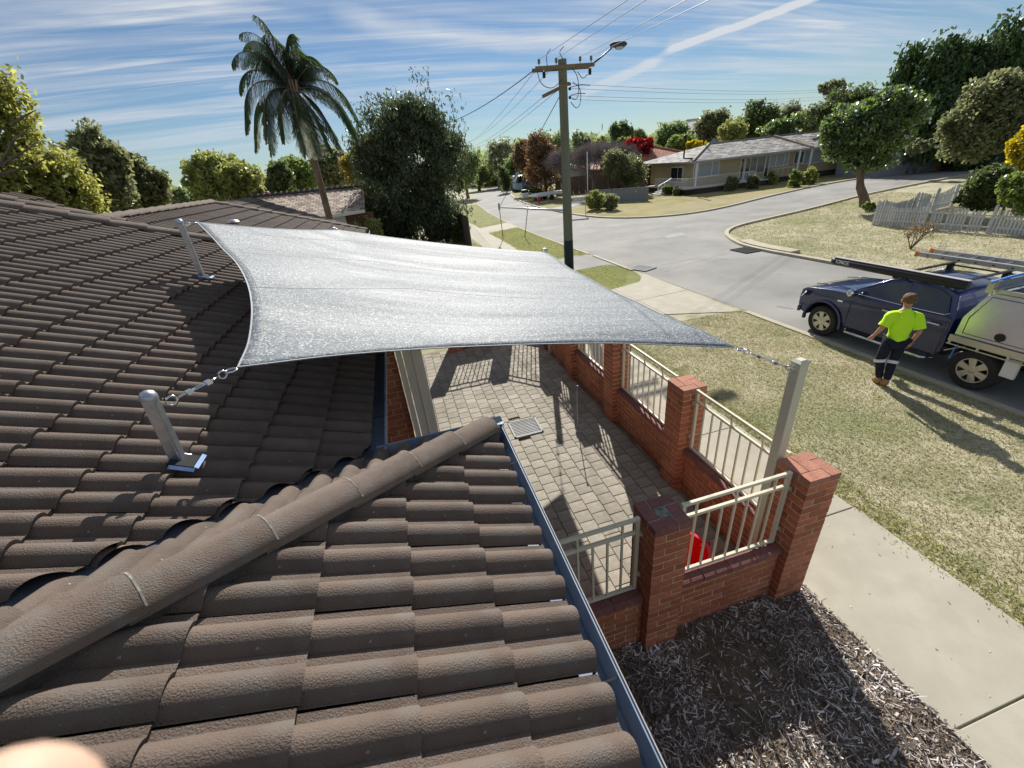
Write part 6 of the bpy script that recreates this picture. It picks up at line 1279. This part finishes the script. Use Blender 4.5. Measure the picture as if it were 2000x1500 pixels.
# wheels
def wheel(x, y):
    s_ = -1 if x < 0 else 1; w = thing('wheel_', '', '', (0, 0, 0)) if False else None
    ty = MB().lathe((x, y, .385), [(.24, -.12), (.36, -.125), (.385, -.09), (.385, .09), (.36, .125), (.24, .12)], 32, axis=(1, 0, 0), caps=False).build('tyre', 'rubber', ut, ang=rad(50))
    rm = MB().lathe((x + s_ * .06, y, .385), [(.235, -.10), (.235, .045), (.255, .05), (.255, .06), (.225, .055), (.21, -.02)], 28, axis=(s_, 0, 0), caps=False); rm.build('rim', 'alloy', ty, smooth=False); ty.children[-1].matrix_parent_inverse = Matrix.Identity(4)
    sp_ = MB()
    for k in range(6):
        a = k * PI / 3 + .3
        for da in (-.09, .09):
            p = V((x + s_ * .105, y + math.cos(a + da * 2.4) * .05, .385 + math.sin(a + da * 2.4) * .05)); q = V((x + s_ * .10, y + math.cos(a + da * 1.6) * .235, .385 + math.sin(a + da * 1.6) * .235)); sp_.bar(p, q, .025, .062)
    sp_.lathe((x + s_ * .09, y, .385), [(.06, 0), (.06, .025), (.03, .035)], 12, axis=(s_, 0, 0)); sp_.build('spokes', 'alloy', ty); ty.children[-1].matrix_parent_inverse = Matrix.Identity(4)
    MB().lathe((x + s_ * .02, y, .385), [(.23, 0), (.23, .01)], 20, axis=(s_, 0, 0)).build('brake_shadow_plate', 'black', ty); ty.children[-1].matrix_parent_inverse = Matrix.Identity(4)
for x in (-.80, .80):
    for y in (0, -3.15): wheel(x, y)
MB().b2((-.70, -2.55, .40), (.70, .5, .55)).b2((-.45, -5.0, .50), (.45, -2.5, .66)).build('chassis', 'black', ut)
# tray and canopy
MB().b2((-.94, -4.95, .86), (.94, -2.66, .93)).build('tray_floor', 'alu_plain', ut)
for s_ in (-1, 1):
    tr_ = MB(); tr_.b2((s_ * .945 - .02, -4.95, .84), (s_ * .945 + .02, -2.64, .96)); tr_.b2((s_ * .97 - .01, -4.95, .775), (s_ * .97 + .01, -2.64, .795))
    for k in range(6): tr_.b2((s_ * .96 - .012, -2.70 - k * .44, .79), (s_ * .96 + .012, -2.66 - k * .44, .86))
    tr_.build('rope_rail', 'alu_plain', ut)
can = [(-2.68, .965), (-2.70, 1.32), (-2.86, 1.80), (-4.90, 1.80), (-4.92, .965)]
loft(can, 'canopy', 'alu', lambda y, z: .925 - .17 * max(0, (z - 1.32) / .48), 2, bevel=.012)
for s_ in (-1, 1):
    wv = lambda z: .925 - .17 * max(0, (z - 1.32) / .48); pts = [(-2.79, 1.03), (-2.79, 1.34), (-2.92, 1.73), (-4.80, 1.73), (-4.80, 1.03)]
    MB().tube([(s_ * (wv(z) + .002), y, z) for y, z in pts + pts[:1]], .006, 5).build('door_seal', 'black', ut)
    MB().lathe((s_ * (.925 + .004), -3.32, 1.12), [(.075, 0), (.075, .012), (.05, .02)], 14, axis=(s_, 0, 0)).build('lock', 'black', ut)
    MB().b2((s_ * .9 - .02, -3.72, .45), (s_ * .9 + .05, -3.52, .80)).build('mudguard', 'white', ut, bevel=.01); MB().bar((s_ * .9, -2.62, .60), (s_ * .93, -2.92, .80), .02).build('brace', 'galv', ut); MB().bar((s_ * .95, -2.80, .80), (s_ * .97, -2.78, .50), .03, .01).build('loose_strap', 'blue_strap', ut)
MB().b2((-.70, -4.88, 1.815), (.70, -3.02, 1.845)).build('solar_panel', 'solar', ut)
gr = MB()
for k in range(7): gr.b2((-.69 + k * .23 - .002, -4.87, 1.846), (-.69 + k * .23 + .002, -3.03, 1.848))
for k in range(9): gr.b2((-.69, -4.87 + k * .23 - .002, 1.8465), (.69, -4.87 + k * .23 + .002, 1.8485))
gr.build('solar_grid', 'galv', ut); fr_ = MB()
for s_ in (-1, 1): fr_.b2((s_ * .75 - .025, -4.9, 1.81), (s_ * .75 + .025, -2.88, 1.88))
fr_.b2((-.835, -2.95, 1.83), (.835, -2.90, 1.88)).b2((-.83, -2.90, 1.80), (-.75, -2.80, 2.02)).b2((.75, -2.90, 1.80), (.83, -2.80, 2.02)).build('canopy_rack', 'alu_plain', ut, bevel=.006)
rk = MB()
for s_ in (-1, 1): rk.b2((s_ * .62 - .02, -2.45, 1.80), (s_ * .62 + .02, -1.25, 1.83))
for y in (-1.35, -2.30): rk.b2((-.80, y - .035, 1.84), (.80, y + .035, 1.87)); [rk.b2((s_ * .62 - .04, y - .05, 1.70), (s_ * .62 + .04, y + .05, 1.845)) for s_ in (-1, 1)]
rk.build('roof_rack', 'black', ut, bevel=.005)
aw = thing('rolled_awning', 'long black rolled awning bag along the near side of the ute roof', 'awning', (10.52 - .93, 7.30, 0), local=True)
awb = MB().lathe((0, -2.62, 1.90), [(.03, 0), (.075, .02), (.09, .08), (.09, 2.62), (.07, 2.70), (.02, 2.73)], 14, axis=(0, 1, 0)); awb.v = [(x, y, z + (y + 2.6) * .0) for x, y, z in awb.v]; awb.build('bag', 'black', aw, ang=rad(45))
MB().b2((-.05, -2.6, 1.985), (.05, .05, 1.995)).build('top_flap', 'soft_grey', aw)
for y in (-1.35, -2.30): MB().b2((-.02, y - .04, 1.78), (.14, y + .04, 1.84)).build('bracket', 'black', aw)
lt = link('lettering', text_mesh('KINGS', .11, .002), 'white', aw); lt.rotation_euler = (PI / 2, 0, -PI / 2); lt.location = (-.093, -.22, 1.91)
ld = thing('ladder', 'aluminium extension ladder with orange feet on top of the ute', 'ladder', (10.52, 7.30, 0), local=True)
za = 2.04
for x in (.02, .44):
    rl = MB().b2((x - .018, -5.6, za), (x + .018, -1.05, za + .10)).build('stile', 'alu_plain', ld, bevel=.004); MB().b2((x - .022, -1.06, za - .005), (x + .022, -.98, za + .105)).build('foot', 'orange', ld, bevel=.008)
    MB().b2((x - .026, -5.6, za + .086), (x - .017, -1.05, za + .098)).build('flange', 'white', ld)
for k in range(16): MB().tube([(.02, -1.3 - k * .28, za + .055), (.44, -1.3 - k * .28, za + .055)], .016, 8).build('rung', 'alu_plain', ld, smooth=True)
for y in (-2.9, -4.7): MB().b2((-.8, y - .03, 1.885), (.8, y + .03, 2.035)).build('crossbar', 'galv', ld)
for k in range(8): MB().b2((-.008, -1.25 - k * .28, za + .03), (.0, -1.22 - k * .28, za + .05)).build('rivet', 'black', ld)
sb = tag(MB().tube([(10.52 - .83, 4.42, 2.0), (10.52 - .5, 4.38, 2.05), (10.54, 4.2, 2.16), (10.98, 3.9, 2.16)], .022, 6).build('tie_strap', 'blue_strap', None, smooth=True), 'blue strap tying the ladder to the canopy rack', 'strap')

for o_ in (ut, aw, ld): o_.scale = (.96,) * 3; o_.location = (o_.location.x - (.10 if o_ is not aw else .065), 7.44, o_.location.z)
sb.location = (-.10, .27, -.07)
# ------------------------------------------------------------------ the person
pe = thing('person', 'person in bright yellow shirt and dark trousers walking towards the blue ute', 'person', (8.50, 5.12, .0), rz=rad(-38), local=True)
def skin(name, verts, edges, rads, m, sub=2, root=0):
    me = bpy.data.meshes.new(name); me.from_pydata(verts, edges, []); o = bpy.data.objects.new(name, me); COL.objects.link(o)
    sk_ = o.modifiers.new('skin', 'SKIN'); sk_.use_smooth_shade = True; su = o.modifiers.new('sub', 'SUBSURF'); su.levels = sub; su.render_levels = sub
    for i, r_ in enumerate(rads): sv = me.skin_vertices[0].data[i]; sv.radius = (r_, r_) if not isinstance(r_, tuple) else r_; sv.use_root = (i == root)
    dg = bpy.context.evaluated_depsgraph_get(); me2 = bpy.data.meshes.new_from_object(o.evaluated_get(dg)); bpy.data.objects.remove(o); me2.materials.clear(); me2.materials.append(MT[m]); return link(name, me2, None, pe)
J = dict(pel=(0, 0, .95), sp1=(0, .01, 1.08), ch=(0, .02, 1.28), ub=(0, .03, 1.42), nk=(.01, .06, 1.52), hb=(.02, .09, 1.58), hd=(.03, .12, 1.66), ht=(.03, .12, 1.73),
 lsh=(-.18, .02, 1.41), lel=(-.275, -.03, 1.17), lwr=(-.315, .10, .96), rsh=(.19, .02, 1.40), rel=(.265, -.07, 1.15), rwr=(.20, -.06, .92),
 lhp=(-.095, 0, .90), lkn=(-.10, .10, .50), lan=(-.045, .0, .11), rhp=(.095, 0, .90), rkn=(.085, .06, .50), ran=(.04, -.09, .12), lto=(-.09, .17, .05), rto=(-.03, .07, .045))
def sk_(name, keys, ed, rd, m, sub=2, root=0): ix = {k: i for i, k in enumerate(keys)}; return skin(name, [J[k] for k in keys], [(ix[a], ix[b]) for a, b in ed], rd, m, sub, root)
body = sk_('body', ['pel', 'sp1', 'ch', 'ub', 'nk', 'hb', 'hd', 'ht', 'lsh', 'lel', 'lwr', 'rsh', 'rel', 'rwr', 'lhp', 'lkn', 'lan', 'rhp', 'rkn', 'ran'],
   [('pel', 'sp1'), ('sp1', 'ch'), ('ch', 'ub'), ('ub', 'nk'), ('nk', 'hb'), ('hb', 'hd'), ('hd', 'ht'), ('ub', 'lsh'), ('lsh', 'lel'), ('lel', 'lwr'), ('ub', 'rsh'), ('rsh', 'rel'), ('rel', 'rwr'), ('pel', 'lhp'), ('lhp', 'lkn'), ('lkn', 'lan'), ('pel', 'rhp'), ('rhp', 'rkn'), ('rkn', 'ran')],
   [.12, .10, .11, .080, .055, .062, .095, .06, .055, .045, .028, .055, .045, .028, .085, .058, .042, .085, .058, .042], 'skin')
def shirt(names, mm):
    # lofted torso rings with sleeves, slightly loose at the hem
    rings = [(.00, .00, .90, .172, .125), (0, .0, .98, .168, .122), (0, .01, 1.10, .170, .118), (0, .015, 1.22, .190, .125), (0, .02, 1.33, .212, .13), (0, .03, 1.42, .205, .118), (0, .035, 1.465, .150, .095), (.005, .045, 1.495, .088, .080), (.008, .052, 1.525, .070, .068), (.01, .055, 1.54, .066, .064)]
    mb = MB(); n = 28; o = 0; vs = []; fs = []
    for x, y, z, a, b_ in rings:
        for k in range(n):
            th = 2 * PI * k / n; c_, s_ = math.cos(th), math.sin(th); f = 1 + .018 * math.sin(th * 5 + z * 9) * (1 if z < 1.3 else .3)
            vs.append((x + a * .92 * math.copysign(abs(c_) ** .85, c_) * f, y + b_ * math.copysign(abs(s_) ** .9, s_) * f, z + .012 * math.sin(th * 3) * (z < .95)))
    for i in range(len(rings) - 1):
        for k in range(n): fs.append((i * n + k, i * n + (k + 1) % n, (i + 1) * n + (k + 1) % n, (i + 1) * n + k))
    mb.add(vs, fs)
    for s_, sh, el in ((-1, 'lsh', 'lel'), (1, 'rsh', 'rel')):
        a, b = V(J[sh]), V(J[el]); a0 = a + V((-s_ * .06, 0, -.01)); mb.tube([a0, a + V((s_ * .015, 0, .0)), a.lerp(b, .45), a.lerp(b, .86)], [.098, .092, .086, .094], 18, caps=False)
    o = mb.build('shirt', mm, pe, smooth=True); s2 = o.modifiers.new('sub', 'SUBSURF'); s2.levels = 1; s2.render_levels = 2; t3 = bpy.data.textures.new('folds', 'CLOUDS'); t3.noise_scale = .11; t3.noise_depth = 1; d3 = o.modifiers.new('folds', 'DISPLACE'); d3.texture = t3; d3.strength = .030; d3.mid_level = .5; return o
shirt(None, 'hivis')
sk_('trousers', ['pel', 'lhp', 'lkn', 'lan', 'rhp', 'rkn', 'ran'], [('pel', 'lhp'), ('lhp', 'lkn'), ('lkn', 'lan'), ('pel', 'rhp'), ('rhp', 'rkn'), ('rkn', 'ran')], [(.15, .13), .115, .082, .066, .115, .082, .066], 'navy')
for kn, an_ in (('lkn', 'lan'), ('rkn', 'ran')):
    a, b = V(J[kn]), V(J[an_]); p, q = a.lerp(b, .02), a.lerp(b, .16); MB().tube([p, q], [.093, .090], 16, caps=False).build('reflective_band', 'reflect', pe, smooth=True)
for an_, to in (('lan', 'lto'), ('ran', 'rto')):
    a, b = V(J[an_]), V(J[to]); hl = a + (a - b).normalized() * .05; hl.z = .05; skm = MB()
    skin('boot', [tuple(a + V((0, 0, .05))), tuple(V((a.x, a.y, .055))), tuple(hl), tuple(V((a.x, a.y, .05)).lerp(b, .6)), tuple(b)], [(0, 1), (1, 2), (1, 3), (3, 4)], [.056, .058, .042, .052, .04], 'boot', 2, 1)
hr = MB().lathe((0, 0, 0), [(.01, -.075), (.075, -.06), (.103, -.01), (.107, .04), (.088, .09), (.04, .118), (.005, .122)], 22); hr.v = [(x + .03, y * 1.12 + .10, z + 1.675 - .22 * max(0, y) * (z < .02)) for x, y, z in hr.v]
ho = hr.build('hair', 'hair', pe, smooth=True); dm = ho.modifiers.new('sub', 'SUBSURF'); dm.render_levels = 2; dm.levels = 2
tx = bpy.data.textures.new('hair_noise', 'CLOUDS'); tx.noise_scale = .025; dd = ho.modifiers.new('tousle', 'DISPLACE'); dd.texture = tx; dd.strength = .022
for s_ in (-1, 1):
    MB().lathe((.03 + s_ * .100, .115, 1.645), [(.006, -.03), (.016, -.01), (.018, .015), (.006, .03)], 10, axis=(0, .2, 1)).build('ear', 'skin', pe, smooth=True)
fc = MB(); fc.lathe((.03, .215, 1.635), [(.004, -.03), (.016, -.012), (.006, .018)], 8); fc.build('nose', 'skin', pe, smooth=True)
for s_ in (-1, 1): MB().lathe((.03 + s_ * .034, .205, 1.665), [(.002, -.004), (.013, 0), (.002, .012)], 8, axis=(0, 1, 0)).build('eye', 'white', pe, smooth=True)
MB().b2((.008, .205, 1.598), (.052, .213, 1.604)).build('mouth', 'red_house', pe)
for wr, el, s_ in (('lwr', 'lel', -1), ('rwr', 'rel', 1)):
    w, e = V(J[wr]), V(J[el]); d = (w - e).normalized(); sd2 = d.cross(V((0, 0, 1))).normalized() * s_; nn_ = sd2.cross(d).normalized()
    h_ = MB().tube([w - d * .02, w + d * .03, w + d * .075, w + d * .095], [.026, .036, .038, .028], 10)
    for k, ln_ in enumerate((.062, .072, .068, .055)):
        b0_ = w + d * .085 + sd2 * (.027 - .018 * k); h_.tube([b0_, b0_ + d * ln_ * .5 + nn_ * .006 * s_, b0_ + d * ln_ * .85 + nn_ * .028 * s_], [.0095, .009, .007], 6)
    h_.tube([w + d * .03 + sd2 * .03, w + d * .065 + sd2 * .055, w + d * .095 + sd2 * .058], [.012, .011, .008], 6); h_.build('hand', 'skin', pe, smooth=True)

# ------------------------------------------------------------------ fingertip of the photographer at the lens edge
fg = thing('fingertip', 'blurred pale fingertip of the photographer at the bottom left corner', 'finger', tuple(V((0, 0, H))), local=False)
def cam_pt(x, y, dep): c = R3 @ np.array([(x - 1000) / FPX * dep, -(y - 750) / FPX * dep, -dep]); return V((c[0], c[1], c[2] + H))
pts = [cam_pt(5, 1590, .052), cam_pt(2, 1595, .0525), cam_pt(-5, 1610, .053), cam_pt(-12, 1650, .054), cam_pt(-30, 1720, .057), cam_pt(-60, 1880, .064), cam_pt(-100, 2120, .076)]
MB().tube(pts, [.0020, .0066, .0092, .0112, .0116, .0112, .0112], 20).build('finger', 'skin_pale', fg, smooth=True)
pk_ = MB().tube([cam_pt(-80, 2080, .078), cam_pt(-160, 2350, .085), cam_pt(-280, 2800, .095)], [.011, .018, .026], 16)
for k in range(3): pk_.tube([cam_pt(-260 - k * 160, 2500, .085 + k * .004), cam_pt(-300 - k * 190, 2150, .082 + k * .004), cam_pt(-330 - k * 190, 1950, .085)], [.011, .0095, .007], 12)
pk_.build('hand', 'skin_pale', fg, smooth=True)
MT['finger'] = MT['skin']
print('tris', sum(sum(len(p.vertices) - 2 for p in o.data.polygons) for o in bpy.data.objects if o.type == 'MESH'))
